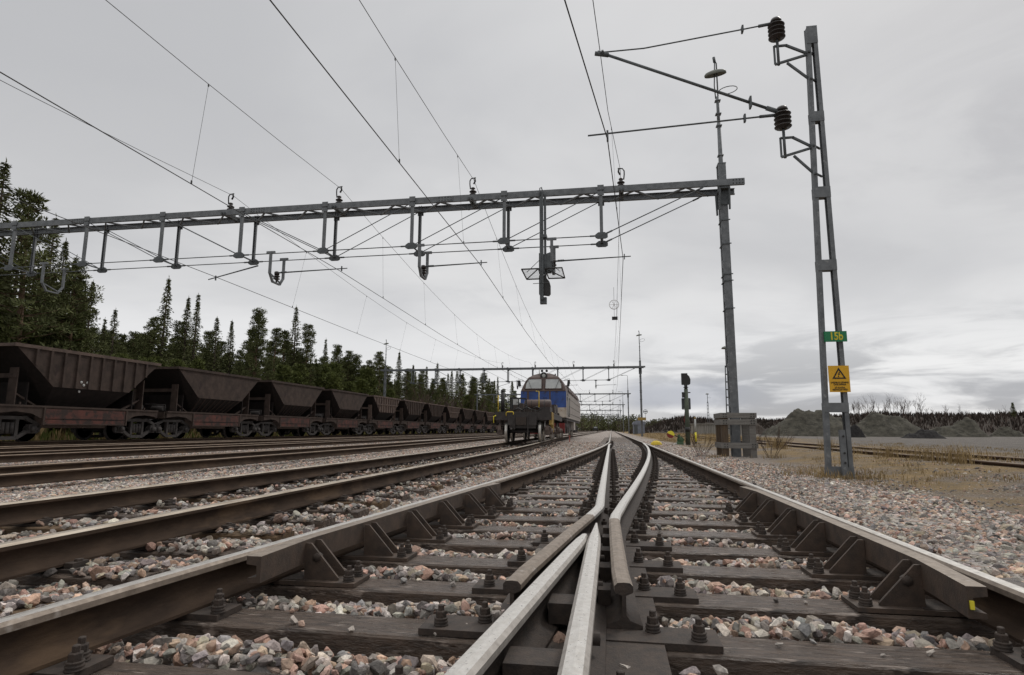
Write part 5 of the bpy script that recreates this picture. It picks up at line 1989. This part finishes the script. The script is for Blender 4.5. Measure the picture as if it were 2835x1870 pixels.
def spruce(seed, H=10.0, maxr=1.6, dens=1.0, bare=0.03, leaf=0.23):
    r = random.Random(seed)
    cr, tr = MB(), MB()
    bend = r.uniform(-0.1, 0.1)
    tr.tube([(0, 0, -0.3), (bend * 0.4, 0, H * 0.5), (bend, 0, H * 0.99)], [0.018 * H, 0.010 * H, 0.01], 7)
    z = H * bare
    while z < H * 0.985:
        t = z / H
        rad = maxr * (1 - t) ** 0.9 * r.uniform(0.62, 1.18) * min(1, 0.6 + t * 3)
        rad = max(rad, 0.07)
        n = max(5, int((4 + 5 * (1 - t)) * dens))
        a0 = r.uniform(0, 6.28)
        for i in range(n):
            if r.random() < 0.10:
                continue
            a = a0 + 6.283 * i / n + r.uniform(-.35, .35)
            ln = rad * r.uniform(0.62, 1.12)
            droop = r.uniform(0.15, 0.5) * (1 - t) - 0.25 * t
            d = Vector((math.cos(a), math.sin(a), 0))
            side = Vector((-d.y, d.x, 0))
            steps = max(2, int(ln / 0.17))
            if ln > 0.5 and r.random() < 0.35:
                tr.tube([(bend * t, 0, z), Vector((bend * t, 0, z)) + d * ln * 0.8 + Vector((0, 0, -droop * ln * 0.7))], [0.018, 0.006], 3, cap=False)
            for k in range(1, steps + 1):
                f = k / steps
                p = Vector((bend * t, 0, z)) + d * ln * f + Vector((0, 0, -droop * ln * f * (1.3 - 0.6 * f)))
                w_ = leaf * (1.25 - 0.5 * f) * (1 - 0.5 * t)
                for q in range(4 if f > 0.35 else 3):
                    dd = (d * r.uniform(0.3, 1) + side * r.uniform(-0.9, 0.9) + Vector((0, 0, r.uniform(-0.55, 0.12)))).normalized()
                    card(cr, p + rvec(r) * 0.05, dd * w_ * r.uniform(0.8, 1.3), dd.cross(rvec(r)).normalized() * w_ * r.uniform(0.35, 0.6), 0 if r.random() < 0.72 else 1)
        z += max(0.10, H * 0.022 * (1.15 - 0.7 * t)) / dens ** 0.5
    for k in range(5):
        card(cr, (bend, 0, H * (0.965 + 0.008 * k)), Vector((r.uniform(-.3, .3), r.uniform(-.3, .3), 1)) * 0.16, rvec(r) * 0.05)
    return cr.mesh("crown", [needle, needle2]), tr.mesh("trunk", bark)


def pine(seed, H=10.0, maxr=1.9, bare=0.35, full=1.0, mats=None, leaf=0.13):
    r = random.Random(seed)
    cr, tr = MB(), MB()
    b1, b2 = r.uniform(-.3, .3), r.uniform(-.3, .3)
    tr.tube([(0, 0, -0.3), (b1 * .4, b2 * .4, H * 0.45), (b1, b2, H * 0.97)], [0.017 * H, 0.011 * H, 0.015], 7)
    z = H * bare
    while z < H * 0.97:
        t = (z - H * bare) / (H * (1 - bare))
        rad = maxr * (0.35 + 0.65 * min(1, t * 3.5)) * ((1 - t) ** 0.62) * r.uniform(0.5, 1.2) + 0.12
        n = r.choice((3, 4, 4, 5))
        a0 = r.uniform(0, 6.28)
        for i in range(n):
            if r.random() > 0.86 * full:
                continue
            a = a0 + 6.283 * i / n + r.uniform(-.5, .5)
            ln = rad * r.uniform(0.5, 1.1)
            up = r.uniform(0.0, 0.45)
            d = Vector((math.cos(a), math.sin(a), up))
            o = Vector((b1 * z / H, b2 * z / H, z))
            tip = o + d * ln
            tr.tube([o, o + d * ln * 0.55 + Vector((0, 0, -0.05)), tip], [0.03, 0.018, 0.008], 4, cap=False)
            for f in (0.55, 0.8, 1.0):
                if f < 0.7 and r.random() < 0.4:
                    continue
                c = o + d * ln * f + Vector((r.uniform(-.1, .1), r.uniform(-.1, .1), r.uniform(-.05, .12)))
                cs = r.uniform(0.24, 0.46) * (0.55 + 0.4 * min(1, rad))
                for q in range(int(38 * cs / 0.3)):
                    v = rvec(r)
                    p = c + Vector((v.x * cs, v.y * cs, v.z * cs * 0.55)) * r.uniform(0.3, 1)
                    dd = (v + Vector((0, 0, 0.5))).normalized()
                    card(cr, p, dd * leaf * r.uniform(0.8, 1.3), dd.cross(rvec(r)).normalized() * leaf * 0.42, 0 if r.random() < 0.7 else 1)
        z += H * 0.026 * r.uniform(0.7, 1.3)
    return cr.mesh("crown", mats or [needle2, needle]), tr.mesh("trunk", pinebark)


def bare_tree(seed, H=5.0, m=None, spread=0.5, base=0, thick=1.0):
    r = random.Random(seed)
    mb = MB()

    def grow(p, d, ln, rad, lev):
        q = p + d * ln * 0.5 + rvec(r) * ln * 0.05
        e = p + d * ln + rvec(r) * ln * 0.06
        mb.tube([p, q, e], [rad, rad * 0.8, rad * 0.55], 4 if lev < 2 else 3, cap=False)
        if lev == 0:
            return
        for i in range(r.choice((3, 4, 4, 5))):
            f = r.uniform(0.25, 1.0)
            nd = (d + rvec(r) * spread).normalized()
            nd.z = abs(nd.z) * 0.8 + 0.2
            nd.normalize()
            grow(p + d * ln * f, nd, ln * r.uniform(0.45, 0.75), rad * 0.55, lev - 1)

    if base:
        for i in range(base):
            a = 6.283 * i / base + r.uniform(-.3, .3)
            d = Vector((math.cos(a) * 0.5, math.sin(a) * 0.5, r.uniform(0.6, 1.2))).normalized()
            grow(Vector((math.cos(a) * .06, math.sin(a) * .06, -0.05)), d, H * r.uniform(0.45, 0.7), 0.012 * H ** 0.5 * thick, 2)
    else:
        grow(Vector((0, 0, -0.2)), Vector((r.uniform(-.05, .05), 0, 1)), H * 0.62, 0.014 * H * thick, 3)
    return mb.mesh("branches", m or twig)


SPR = [spruce(i, 10, (1.75, 1.45, 1.95, 1.15, 1.6)[i], (1.35, 1.4, 1.35, 1.25, 1.1)[i]) for i in range(5)]
PIN = [pine(20 + i, 10, (1.6, 1.9, 1.45, 1.75)[i], (0.10, 0.16, 0.06, 0.2)[i], (1.1, 1.05, 1.12, 1.0)[i]) for i in range(4)]
YPI = [pine(40 + i, 5, 1.15, 0.08, 1.1, [needle3, needle2], 0.15) for i in range(3)]
SPARSE = [pine(60 + i, 10, 1.1, 0.35, 0.62) for i in range(2)]
BARE = [bare_tree(80 + i, 5.0, (twig, twiggrey)[i % 2], 0.55) for i in range(4)]

TREES = []


def tree(kind, x, y, h, seed):
    r = random.Random(seed)
    src, H, nm = {"s": (SPR, 10, "spruce_tree"), "p": (PIN, 10, "pine_tree"), "y": (YPI, 5, "young_pine"), "t": (SPARSE, 10, "thin_pine"), "b": (BARE, 5, "bare_birch")}[kind]
    v = r.randrange(len(src))
    o = obj(nm, None, None, (x, y, gz(x, y)), None, r.uniform(0, 6.28))
    k = h / H
    kx = k * r.uniform(0.9, 1.12)
    o.scale = (kx, kx, k)
    if kind == "b":
        obj("branches", src[v], o)
    else:
        obj("crown", src[v][0], o)
        obj("trunk", src[v][1], o)
    TREES.append((o, kind, x, y, h))
    return o


def at_px(u, v, Yd=None, Xd=None):
    """point on the ray through (u, v) of the 2377 x 1568 view at a given X or Y"""
    k = LENS / 36.0
    d = CF + CR * ((u / 2377 - 0.5) / k) - CU * ((v / 1568 - 0.5) * 1870 / 2835 / k)
    t = Xd / d.x if Xd is not None else Yd / d.y
    return Vector((0, 0, CAMH)) + d * t


# trees whose tops can be told apart against the sky: picture position of the top, kind, distance to the left
TOPS = [(16, 372, "s", -27.5), (93, 447, "p", -27), (128, 500, "s", -28.5), (55, 500, "s", -30), (190, 610, "p", -27.5), (150, 555, "s", -31), (245, 738, "s", -32), (270, 716, "s", -33), (226, 760, "p", -30), (312, 768, "p", -34), (290, 775, "s", -37), (332, 775, "p", -36),
        (390, 642, "s", -30), (362, 735, "p", -31), (437, 688, "s", -33), (460, 680, "s", -31.5), (420, 745, "p", -34), (478, 765, "p", -36), (506, 735, "s", -32), (540, 742, "s", -34), (524, 790, "p", -35), (600, 708, "p", -31), (585, 760, "p", -34), (625, 790, "p", -36),
        (640, 756, "t", -33), (660, 762, "t", -34), (690, 710, "s", -32), (714, 752, "p", -31), (672, 790, "p", -34), (757, 786, "s", -36), (745, 830, "p", -33), (786, 796, "p", -33), (808, 815, "p", -34), (826, 818, "p", -33), (840, 850, "s", -36), (884, 816, "p", -34), (868, 850, "p", -36), (926, 816, "s", -36), (905, 850, "p", -34),
        (960, 846, "s", -38), (990, 850, "s", -38), (1016, 842, "s", -40), (1040, 866, "s", -38), (1060, 860, "s", -41), (1076, 868, "p", -38), (1095, 872, "p", -38), (1120, 866, "p", -34), (1137, 878, "s", -38), (1150, 905, "p", -38), (1172, 902, "p", -40), (1196, 905, "p", -40), (975, 870, "p", -36), (1003, 876, "p", -36), (1028, 884, "p", -37)]
for i, (u, v, kd, X) in enumerate(TOPS):
    p = at_px(u, v, Xd=X)
    tree(kd, X, p.y, p.z - gz(X, p.y), 300 + i)
r3 = random.Random(77)
# the mass of trees behind and between them
for i in range(240):
    u = r3.uniform(-20, 1190) if i % 5 == 0 else r3.uniform(240, 1190)
    X = r3.uniform(-46, -33)
    vtop = 776 + (u - 300) * 0.128 + r3.uniform(-12, 62) if u > 230 else 640 + r3.uniform(-60, 120)
    p = at_px(u, vtop, Xd=X)
    h = p.z - gz(X, p.y)
    if 1.5 < h < 18 and p.y < 260:
        tree(r3.choice("spspp"), X, p.y, h, 500 + i)
# lower fringe: young pines and bare birch saplings at the edge of the yard
for i in range(84):
    u = r3.uniform(-40, 1180)
    X = r3.uniform(-31, -27.5)
    if u < 900:
        p = at_px(u, 880 + (u - 300) * 0.05 + r3.uniform(-60, 30) - (90 if u < 230 else 0), Xd=X)
        kd = r3.choice("yypp")
    else:
        p = at_px(u, 915 + (u - 900) * 0.09 + r3.uniform(-15, 15), Xd=X)
        kd = r3.choice("bbbyp")
    h = p.z - gz(X, p.y)
    if 1.0 < h < 9 and p.y < 220:
        tree(kd, X, p.y, h, 700 + i)
for i in range(22):
    u = r3.uniform(930, 1130)
    X = r3.uniform(-30, -27)
    p = at_px(u, 900 + (u - 930) * 0.12 + r3.uniform(-8, 25), Xd=X)
    tree("b", X, p.y, max(1.5, p.z - gz(X, p.y)), 800 + i)

# unique wording for every tree that can be told apart
GRP = {"s": "spruces of the left forest edge", "p": "pines of the left forest edge", "y": "young pines along the left forest edge", "t": "thin pines of the left forest edge", "b": "bare birches along the left forest edge"}
KN = {"s": "dark pointed spruce", "p": "bushy green pine", "y": "low yellow-green young pine", "t": "thin open-crowned pine", "b": "leafless grey-brown birch"}
SPECIAL = {0: "tallest dark spruce at the left edge, standing behind the near portal's beam", 1: "tall pine right beside the tallest spruce at the left edge", 4: "wide pine with spreading branches closing the left clump", 12: "tall lone spruce with a sharp top over the second ore wagon",
           14: "left of a close pair of spruces right of the sharp lone spruce", 15: "right and slimmer of a close pair of spruces beside the sharp lone spruce", 18: "slim spruce standing alone over the third ore wagon, left of another slim one", 19: "second slim spruce over the third ore wagon", 21: "broad tall pine over the gap behind the third ore wagon",
           26: "tall spruce with a lanky top left of the hanging wires, over the smooth wagons", 37: "small dark pointed spruce just right of the far portal's left mast", 35: "round-topped pine just left of the far portal's left mast"}
tr_px = []
for i, (o, kd, x, y, h) in enumerate(TREES):
    q = project(x, y, gz(x, y) + h * 0.9)
    tr_px.append(q[0] * 1024 if q else -999)
wag_px = []
for wy in WAGY:
    q = project(WX_ + 1.5, wy, 3.3)
    wag_px.append(q[0] * 1024 if q else -999)
WN = ["the cut wagon at the left edge", "the big ribbed wagon with white spots", "the first smooth ore wagon", "the middle smooth ore wagon", "the third smooth ore wagon", "the first lighter belted wagon", "the wagon after the first belted one"]
bins = {}
for i, (o, kd, x, y, h) in enumerate(TREES):
    w_i = min(range(len(wag_px)), key=lambda j: abs(wag_px[j] - tr_px[i]))
    bins.setdefault((kd, min(w_i, 7)), []).append(i)
for (kd, wi), lst in bins.items():
    front = [i for i in lst if i < len(TOPS)]
    rest = [i for i in lst if i >= len(TOPS)]
    front.sort(key=lambda i: tr_px[i])
    where = "above " + WN[wi] if wi < 7 else "above the small far ore wagons"
    for n, i in enumerate(front):
        o = TREES[i][0]
        if i in SPECIAL:
            lab = SPECIAL[i]
        elif len(front) == 1:
            lab = "only %s standing out %s" % (KN[kd], where)
        else:
            lab = "%s %s standing out %s" % (["first", "second", "third", "fourth", "fifth", "sixth", "seventh", "eighth", "ninth", "tenth", "eleventh", "twelfth", "thirteenth"][n] + " from left", KN[kd], where)
            lab = " ".join(lab.split()[:16])
        tag(o, lab, "tree", GRP[kd])
    for i in rest:
        lab = "%s in the packed forest %s" % (KN[kd], where) if kd in "sp" else "%s at the forest edge %s" % (KN[kd], where)
        tag(TREES[i][0], lab, "tree", "packed " + GRP[kd] if kd in "sp" else GRP[kd])

# forest far ahead and the low wooded ridge to the right
def forest_mesh(name, pts, mats):
    r = random.Random(len(pts))
    mb = MB()
    for x, y, z, h in pts:
        wd = h * r.uniform(0.14, 0.24)
        for k in range(34):
            t = r.random() ** 0.8
            a = r.uniform(0, 6.283)
            rr = wd * (1 - t) ** 0.7 * r.uniform(0.3, 1.0) + 0.03 * h * (1 - t)
            c = Vector((x + math.cos(a) * rr, y + math.sin(a) * rr, z + h * (0.05 + 0.93 * t)))
            dd = Vector((math.cos(a), math.sin(a), r.uniform(-.5, .3))).normalized()
            s_ = h * 0.10 * (1.15 - 0.6 * t)
            mi = 0 if r.random() < 0.6 else 1
            card(mb, c, dd * s_, dd.cross(rvec(r)).normalized() * s_ * 0.9, mi)
        mb.tube([(x, y, z), (x, y, z + h * 0.97)], [0.02 * h, 0.004 * h], 3, 2, cap=False)
    return mb.mesh(name, mats)


def hill(x, y):
    k = x / max(y, 1.0)
    crest = 0.3 + 150 * (0.0165 * ss(0.02, 0.12, k) + 0.010 * ss(0.15, 0.55, k)) + 0.35 * math.sin(x * 0.13) + 0.2 * math.sin(x * 0.41 + 1)
    return -0.45 + (crest + 0.4) * ss(118, 150, y - 0.08 * abs(x)) * ss(0.0, 0.10, k)


def ridge_z(x, y):
    return 5.5 * ss(190, 330, y) + 5.0 * ss(330, 600, y)


pts = []
for i in range(1100):
    y = r3.uniform(150, 420)
    k = r3.uniform(-0.36, -0.02)
    x = k * y
    if y < 330 and -24 < x < 6:
        continue
    if x < -22 and y < 120:
        continue
    pts.append((x, y, ridge_z(x, y) * 0.3 - 0.3, r3.uniform(5, 10.5)))
for i in range(420):
    y = r3.uniform(395, 440)
    pts.append((r3.uniform(-40, 20), y, 0, r3.uniform(5, 11.5)))
tag(obj("far_forest", forest_mesh("far_forest", pts, [needle, needle2, bark])), "distant green forest closing the view along the tracks", "forest", None, "stuff")
pts = []
for i in range(1500):
    y = r3.uniform(225, 330) if i % 3 else r3.uniform(330, 420)
    k = r3.uniform(0.008, 0.30)
    h = (0.0128 + 0.0035 * math.sin(k * 21 + 1) + 0.002 * math.sin(k * 90)) * y * r3.uniform(0.6, 1.12) + 0.85
    pts.append((k * y, y, max(-0.3, min(0.5, hill(k * y, y) - 0.6)), h))
tag(obj("far_wood", forest_mesh("far_wood", pts, [needle, brushm, bark])), "low dark wood along the horizon right of the tracks", "forest", None, "stuff")

# ridge of brown scrub on the far right
hx = [(-60 + 6 * i) for i in range(90)]
hv, hf = [], []
hy = [120, 135, 150, 165, 185, 220, 300, 420]
for j, y in enumerate(hy):
    for x in hx:
        hv.append((x, y, hill(x, y)))
for j in range(len(hy) - 1):
    for i in range(len(hx) - 1):
        a = j * len(hx) + i
        hf.append((a, a + 1, a + len(hx) + 1, a + len(hx)))
hm_ = bpy.data.meshes.new("hillside")
hm_.from_pydata(hv, [], hf)
hm_.materials.append(brushm)
for p in hm_.polygons:
    p.use_smooth = True
tag(obj("hillside", hm_), kind="structure")
mb = MB()
for i in range(6500):
    k = r3.uniform(0.03, 0.72)
    y = r3.uniform(126, 172)
    x = k * y
    z = hill(x, y)
    c = Vector((x, y, z))
    h = r3.uniform(0.4, 1.3)
    for q in range(2):
        card(mb, c, Vector((r3.uniform(-.4, .4), r3.uniform(-.3, .3), 1)) * h, Vector((r3.uniform(-1, 1), r3.uniform(-1, 1), 0)) * h * 0.35, 0 if r3.random() < 0.8 else 1)
me = mb.mesh("brown_scrub", [brushm, twiggrey])
tag(obj("brown_scrub", me), "brown leafless scrub covering the low hillside behind the gravel heaps", "scrub", None, "stuff")
# bare trees on top of it
BT = []
for i in range(64):
    u = r3.choice([r3.uniform(1965, 2140), r3.uniform(1965, 2140), r3.uniform(1965, 2110), r3.uniform(2140, 2200), r3.uniform(2230, 2345)])
    Yd = r3.uniform(140, 165)
    hh = r3.uniform(16, 36) if u < 2140 else r3.uniform(8, 18)
    p = at_px(u, 972, Yd=Yd)
    h = hh * 1.19 * Yd / 1661
    o = obj("bare_birch", None, None, (p.x, Yd + 0.0 * p.x, hill(p.x, Yd) - 0.1), None, r3.uniform(0, 6.28))
    k = (h + max(0.2, p.z - hill(p.x, Yd))) / 4.2
    o.scale = (k * 0.72, k * 0.72, k)
    obj("branches", BARE[i % 4], o)
    cl = "in the row over the middle gravel heap" if u < 2140 else ("scattered right of the birch row" if u < 2210 else "on the hill at the right edge of the picture")
    tag(o, "leafless birch on the brown hillside, " + cl, "tree", "bare birches on the hillside " + ("row" if u < 2140 else "scattered" if u < 2210 else "at the right edge"))
p = at_px(2352, 962, Yd=150)
o = obj("pine_tree", None, None, (p.x, 150, hill(p.x, 150) - 0.3), None, 1.0)
o.scale = (0.45, 0.45, 0.40)
obj("crown", PIN[2][0], o); obj("trunk", PIN[2][1], o)
tag(o, "dark rounded pine alone on the hill at the right edge", "tree")


# ------------------------------------------------------------------ gravel heaps
def heap(label, m, u0, u1, vb, peaks, Yd, name="gravel_heap", dark=False):
    """a loose heap seen between picture columns u0 and u1, its foot at row vb; peaks = [(u, v)] of its skyline"""
    a, b = at_px(u0, vb, Yd=Yd), at_px(u1, vb, Yd=Yd)
    W_ = b.x - a.x
    cx, z0 = (a.x + b.x) / 2, -0.32
    pk = [(at_px(u, v, Yd=Yd).x - cx, at_px(u, v, Yd=Yd).z - z0) for u, v in peaks]
    pk = [(-W_ / 2, 0.0)] + pk + [(W_ / 2, 0.0)]
    rr = np.random.RandomState(int(u0))
    nx_, ny_ = 64, 30
    D = W_ * 0.55
    vs, fs = [], []
    ph = rr.uniform(0, 6.28, 12)
    for j in range(ny_ + 1):
        yy = -D / 2 + D * j / ny_
        for i in range(nx_ + 1):
            x = -W_ / 2 + W_ * i / nx_
            h = float(np.interp(x, [q[0] for q in pk], [q[1] for q in pk]))
            t = abs(yy) / (D / 2)
            fall = max(0.0, 1 - t ** 1.15)
            n = 0.15 * (math.sin(x * 2.1 + ph[0] + yy) + math.sin(yy * 2.7 + ph[1] - x * 0.7) + 0.6 * math.sin(x * 5.3 + ph[2]) * math.sin(yy * 4.9 + ph[3])) * min(1, h)
            vs.append((x, yy, h * fall + n * fall - 0.06 + rr.uniform(-.09, .09) * min(1, fall * 2) * min(1, h)))
    for j in range(ny_):
        for i in range(nx_):
            q = j * (nx_ + 1) + i
            fs.append((q, q + 1, q + nx_ + 2, q + nx_ + 1))
    me = bpy.data.meshes.new(name)
    me.from_pydata(vs, [], fs)
    me.materials.append(m)
    for p in me.polygons:
        p.use_smooth = True
    return tag(obj(name, me, None, (cx, Yd, z0)), label, "heap", "heaps of gravel")


heap("large grey gravel heap with a flat top left of the lattice mast", moundm, 1758, 2010, 1012, [(1800, 985), (1842, 951), (1880, 952), (1905, 957), (1950, 968)], 78)
heap("wide double-topped grey gravel heap right of the lattice mast", moundm, 1930, 2160, 1014, [(1985, 982), (2020, 960), (2045, 960), (2075, 969), (2105, 972), (2135, 992)], 84)
heap("pointed grey gravel heap far right, with a single peak", moundm, 2110, 2290, 1012, [(2180, 990), (2230, 976), (2248, 971), (2262, 976), (2300 - 25, 998)], 88)
heap("small low grey gravel heap near the right edge", moundm, 2290, 2380, 1007, [(2318, 996), (2337, 987), (2360, 995)], 95)
heap("small black heap beside the lattice mast leg", coalm, 1940, 2012, 1017, [(1965, 1000), (1985, 990), (2000, 996)], 66, "black_heap")
heap("low wide black heap in front of the grey gravel heaps", coalm, 2085, 2205, 1020, [(2110, 1000), (2140, 994), (2175, 1006)], 64, "black_heap")
heap("long low bank of dark soil behind the loading wall", brushm, 1600, 1790, 990, [(1640, 980), (1700, 977), (1760, 984)], 118, "soil_bank")

# ------------------------------------------------------------------ loading wall, hut, other yard furniture
a, b = at_px(1605, 992, Yd=92), at_px(1680, 992, Yd=88)
lw = thing("loading_wall", "pale ribbed concrete loading wall between signal post and plank guard", "wall", (a.x, 92, -0.3))
mb = MB()
n = 30
ln = (b.x + 4 - a.x)
mb.box((ln / 2, 0.3, 0.85), (ln, 0.5, 1.7))
for i in range(n):
    mb.box((ln * (i + 0.5) / n, 0.0, 0.82), (ln / n * 0.62, 0.10, 1.64))
mb.box((ln / 2, 0.2, 1.76), (ln + 0.2, 0.8, 0.10))
mb.build("wall", concrete, lw)
hut = thing("equipment_hut", "small grey equipment hut with arched roof beside the far portal mast", "hut", (4.9, 112, -0.3))
mb = MB().box((0, 0, 0.95), (2.0, 2.0, 1.9))
for i in range(6):
    mb.box((-0.9 + 0.36 * i, -1.01, 0.95), (0.05, 0.04, 1.8))
mb.build("walls", shedm, hut)
pts = [(-1.15, 1.85)] + [(-1.15 * math.cos(math.pi * i / 10), 1.95 + 0.62 * math.sin(math.pi * i / 10)) for i in range(11)] + [(1.15, 1.85)]
MB().plate(pts, 2.2, 0).build("roof", shedm, hut)
MB().box((-0.55, -1.04, 0.9), (0.6, 0.03, 1.7)).build("door", galvdark, hut)
o = tag(MB().box((0, 0, 0), (0.95, 0.35, 0.34)).box((0, -0.18, 0.0), (0.75, 0.02, 0.2)).build("cable_box", ochre, None, (3.56, 72.6, 1.85)), "ochre box fixed to the foot of the second portal's right mast", "box")
rsn = thing("round_sign", "small round sign board with a bar, right of the third portal mast", "sign", (6.6, 120, 4.1))
mb = MB().lathe([(0.33, -0.02), (0.42, -0.02), (0.42, 0.02), (0.33, 0.02), (0.33, -0.02)], (0, 0, 0), 20, 0, "y", True, False)
mb.box((0, 0, 0), (0.66, 0.03, 0.16))
mb.build("board", galvdark, rsn)
MB().tube([(0, 0.05, 0.3), (0, 0.05, -4.4)], 0.03, 6).build("post", galv, rsn)


def yard_lamp(label, x, y, h, lattice):
    p = thing("lamp_mast", label, "lamp mast", (x, y, -0.3), 0, "lamp masts beyond the yard")
    mb = MB()
    if lattice:
        for sx in (-1, 1):
            mb.bar((sx * 0.22, 0, 0), (sx * 0.09, 0, h * 0.78), 0.07, 0.10)
        for i in range(9):
            z = h * 0.08 * (i + 0.6)
            mb.box((0, 0, z), (0.5 - 0.026 * i, 0.06, 0.10))
        mb.tube([(0, 0, h * 0.76), (0, 0, h * 0.96)], 0.05, 6)
    else:
        mb.tube([(0, 0, 0), (0, 0, h * 0.96)], [0.12, 0.045], 8)
    mb.build("pole", galvdark, p)
    MB().lathe([(0.04, 0.10 * 3), (0.28, 0.2), (0.34, 0.08), (0.30, 0.06), (0.001, 0.10)], (0, 0, h * 0.95), 14).build("lamp_head", cream, p)
    pts = [(0.3 + 0.27 * math.cos(a), 0.1 * math.sin(a), h * 0.88 + 0.10 * math.sin(a)) for a in [i * math.pi / 8 for i in range(17)]]
    MB().tube(pts, 0.014, 4, cap=False).build("cable_loop", wirem, p)


q = at_px(1692, 965, Yd=52)
yard_lamp("lattice lamp mast rising just left of the plank guard mast", q.x, 52, at_px(1688, 801, Yd=52).z + 0.3, True)
q = at_px(1644, 965, Yd=125)
yard_lamp("small far lamp mast between the signal post and the plank guard", q.x, 125, at_px(1640, 912, Yd=125).z + 0.3, True)
for i, (u, v, Yd, lb) in enumerate(((1548, 873, 95, "slender lamp mast with loop right of the hut, tiny"),)):
    pass
cv = thing("far_railcar", "tiny dark vehicle standing far ahead on the yard tracks", "vehicle", (-6.0, 235, 0))
mb = MB().box((0, 0, 0.9), (2.0, 4.0, 0.8))
mb.box((0, 0.2, 1.55), (1.6, 2.4, 0.7), 0, None, 0.8)
mb.build("body", blackpaint, cv)
for x in (-0.75, 0.75):
    for y in (-1.3, 1.3):
        MB().lathe([(0.001, -0.1), (0.42, -0.1), (0.42, 0.1), (0.001, 0.1)], (x, y, 0.42), 12, 0, "x").build("wheel", bogiem, cv)
MB().box((0, -1.1, 1.5), (1.2, 0.05, 0.45)).build("window", glassm, cv)
# low stop block boards etc. right of the siding are left to the grass

# ------------------------------------------------------------------ bare bushes by the plank guard, dry grass
for k, (x, y, h, sd_, lb, m) in enumerate(((2.55, 18.4, 0.95, 5, "low bushy leafless shrub left of the plank guard", twig), (4.35, 17.8, 0.95, 9, "sparse leafless shrub right of the plank guard", twig))):
    o = obj("bare_shrub", None, None, (x, y, gz(x, y)))
    obj("branches", bare_tree(950 + sd_, h, m, 0.5, (11, 5)[k], (0.55, 0.9)[k]), o)
    tag(o, lb, "shrub")

mb = MB()
rg = random.Random(31)


def gn(x, y):
    return 0.5 + 0.25 * (math.sin(x * 0.9 + 1.3) * math.sin(y * 0.37 + 0.5) + math.sin(x * 0.37 - y * 0.21 + 2.0) + 0.6 * math.sin(x * 1.9 + y * 1.1))


def tuft(x, y, n, h):
    z = gz(x, y)
    for i in range(n):
        a = rg.uniform(0, 6.283)
        b = Vector((x + rg.gauss(0, 0.07), y + rg.gauss(0, 0.07), z - 0.01))
        ln = h * rg.uniform(0.5, 1.25)
        lean = Vector((math.cos(a), math.sin(a), 0)) * ln * rg.uniform(0.1, 0.6)
        wv = Vector((-math.sin(a), math.cos(a), 0)) * rg.uniform(0.003, 0.006)
        mid = b + lean * 0.35 + Vector((0, 0, ln * 0.6))
        tip = b + lean + Vector((0, 0, ln * rg.uniform(0.75, 1)))
        mb.add([b - wv, b + wv, mid + wv * 0.8, mid - wv * 0.8], [(0, 1, 2, 3)])
        mb.add([mid - wv * 0.8, mid + wv * 0.8, tip], [(0, 1, 2)])


for i in range(5200):
    y = rg.uniform(9.0, 46)
    x = rg.uniform(2.9, 12.0 + 0.05 * y)
    if abs(x - 7.3) < 0.6 and rg.random() < 0.5:
        continue
    g = gn(x, y)
    if g < 0.60 + 0.10 * (x < 4.4) or rg.random() > g * 0.8:
        continue
    pr = project(x, y, -0.1)
    if pr is None or not (0.55 < pr[0] < 1.05):
        continue
    tuft(x, y, rg.randint(5, 14), rg.uniform(0.03, 0.12) * (1.6 if abs(x - 7.3) < 1.3 else 1.0))
for cx, cy, nn, hh in ((3.42, 10.35, 26, 0.16), (3.85, 10.5, 16, 0.2), (3.3, 10.1, 18, 0.10), (3.2, 11.0, 20, 0.12), (2.8, 17.6, 14, 0.12), (4.3, 17.4, 16, 0.16), (6.4, 12.5, 22, 0.4), (6.3, 13.5, 18, 0.3), (8.3, 13.2, 18, 0.35), (6.4, 15.5, 20, 0.28), (6.5, 20, 16, 0.4), (5.6, 22, 20, 0.45), (6.0, 24, 20, 0.4)):
    for i in range(nn):
        tuft(cx + rg.gauss(0, 0.16), cy + rg.gauss(0, 0.2), 7, hh)
for i in range(2200):
    y = rg.uniform(34, 110)
    x = rg.uniform(3.6, 5 + 0.12 * y)
    tuft(x, y, 5, rg.uniform(0.15, 0.35))
tag(obj("dry_grass", mb.mesh("dry_grass", drygrass)), "dry yellow grass growing in patches right of the tracks", "grass", None, "stuff")
# weeds and low undergrowth behind the ore wagons
mb = MB()
for i in range(5200):
    x = rg.uniform(-29, -24.2)
    y = rg.uniform(12, 120)
    h = rg.uniform(0.1, 0.5) * (1.6 if x < -27 else 1)
    c = Vector((x, y, gz(x, y)))
    for q in range(3):
        card(mb, c + Vector((rg.uniform(-.2, .2), rg.uniform(-.2, .2), 0)), Vector((rg.uniform(-.4, .4), rg.uniform(-.4, .4), 1)) * h, Vector((rg.uniform(-1, 1), rg.uniform(-1, 1), 0)) * h * 0.4, 0 if rg.random() < 0.55 else 1)
tag(obj("undergrowth", mb.mesh("undergrowth", [needle3, drygrass])), "low green and straw undergrowth behind the ore wagons", "undergrowth", None, "stuff")
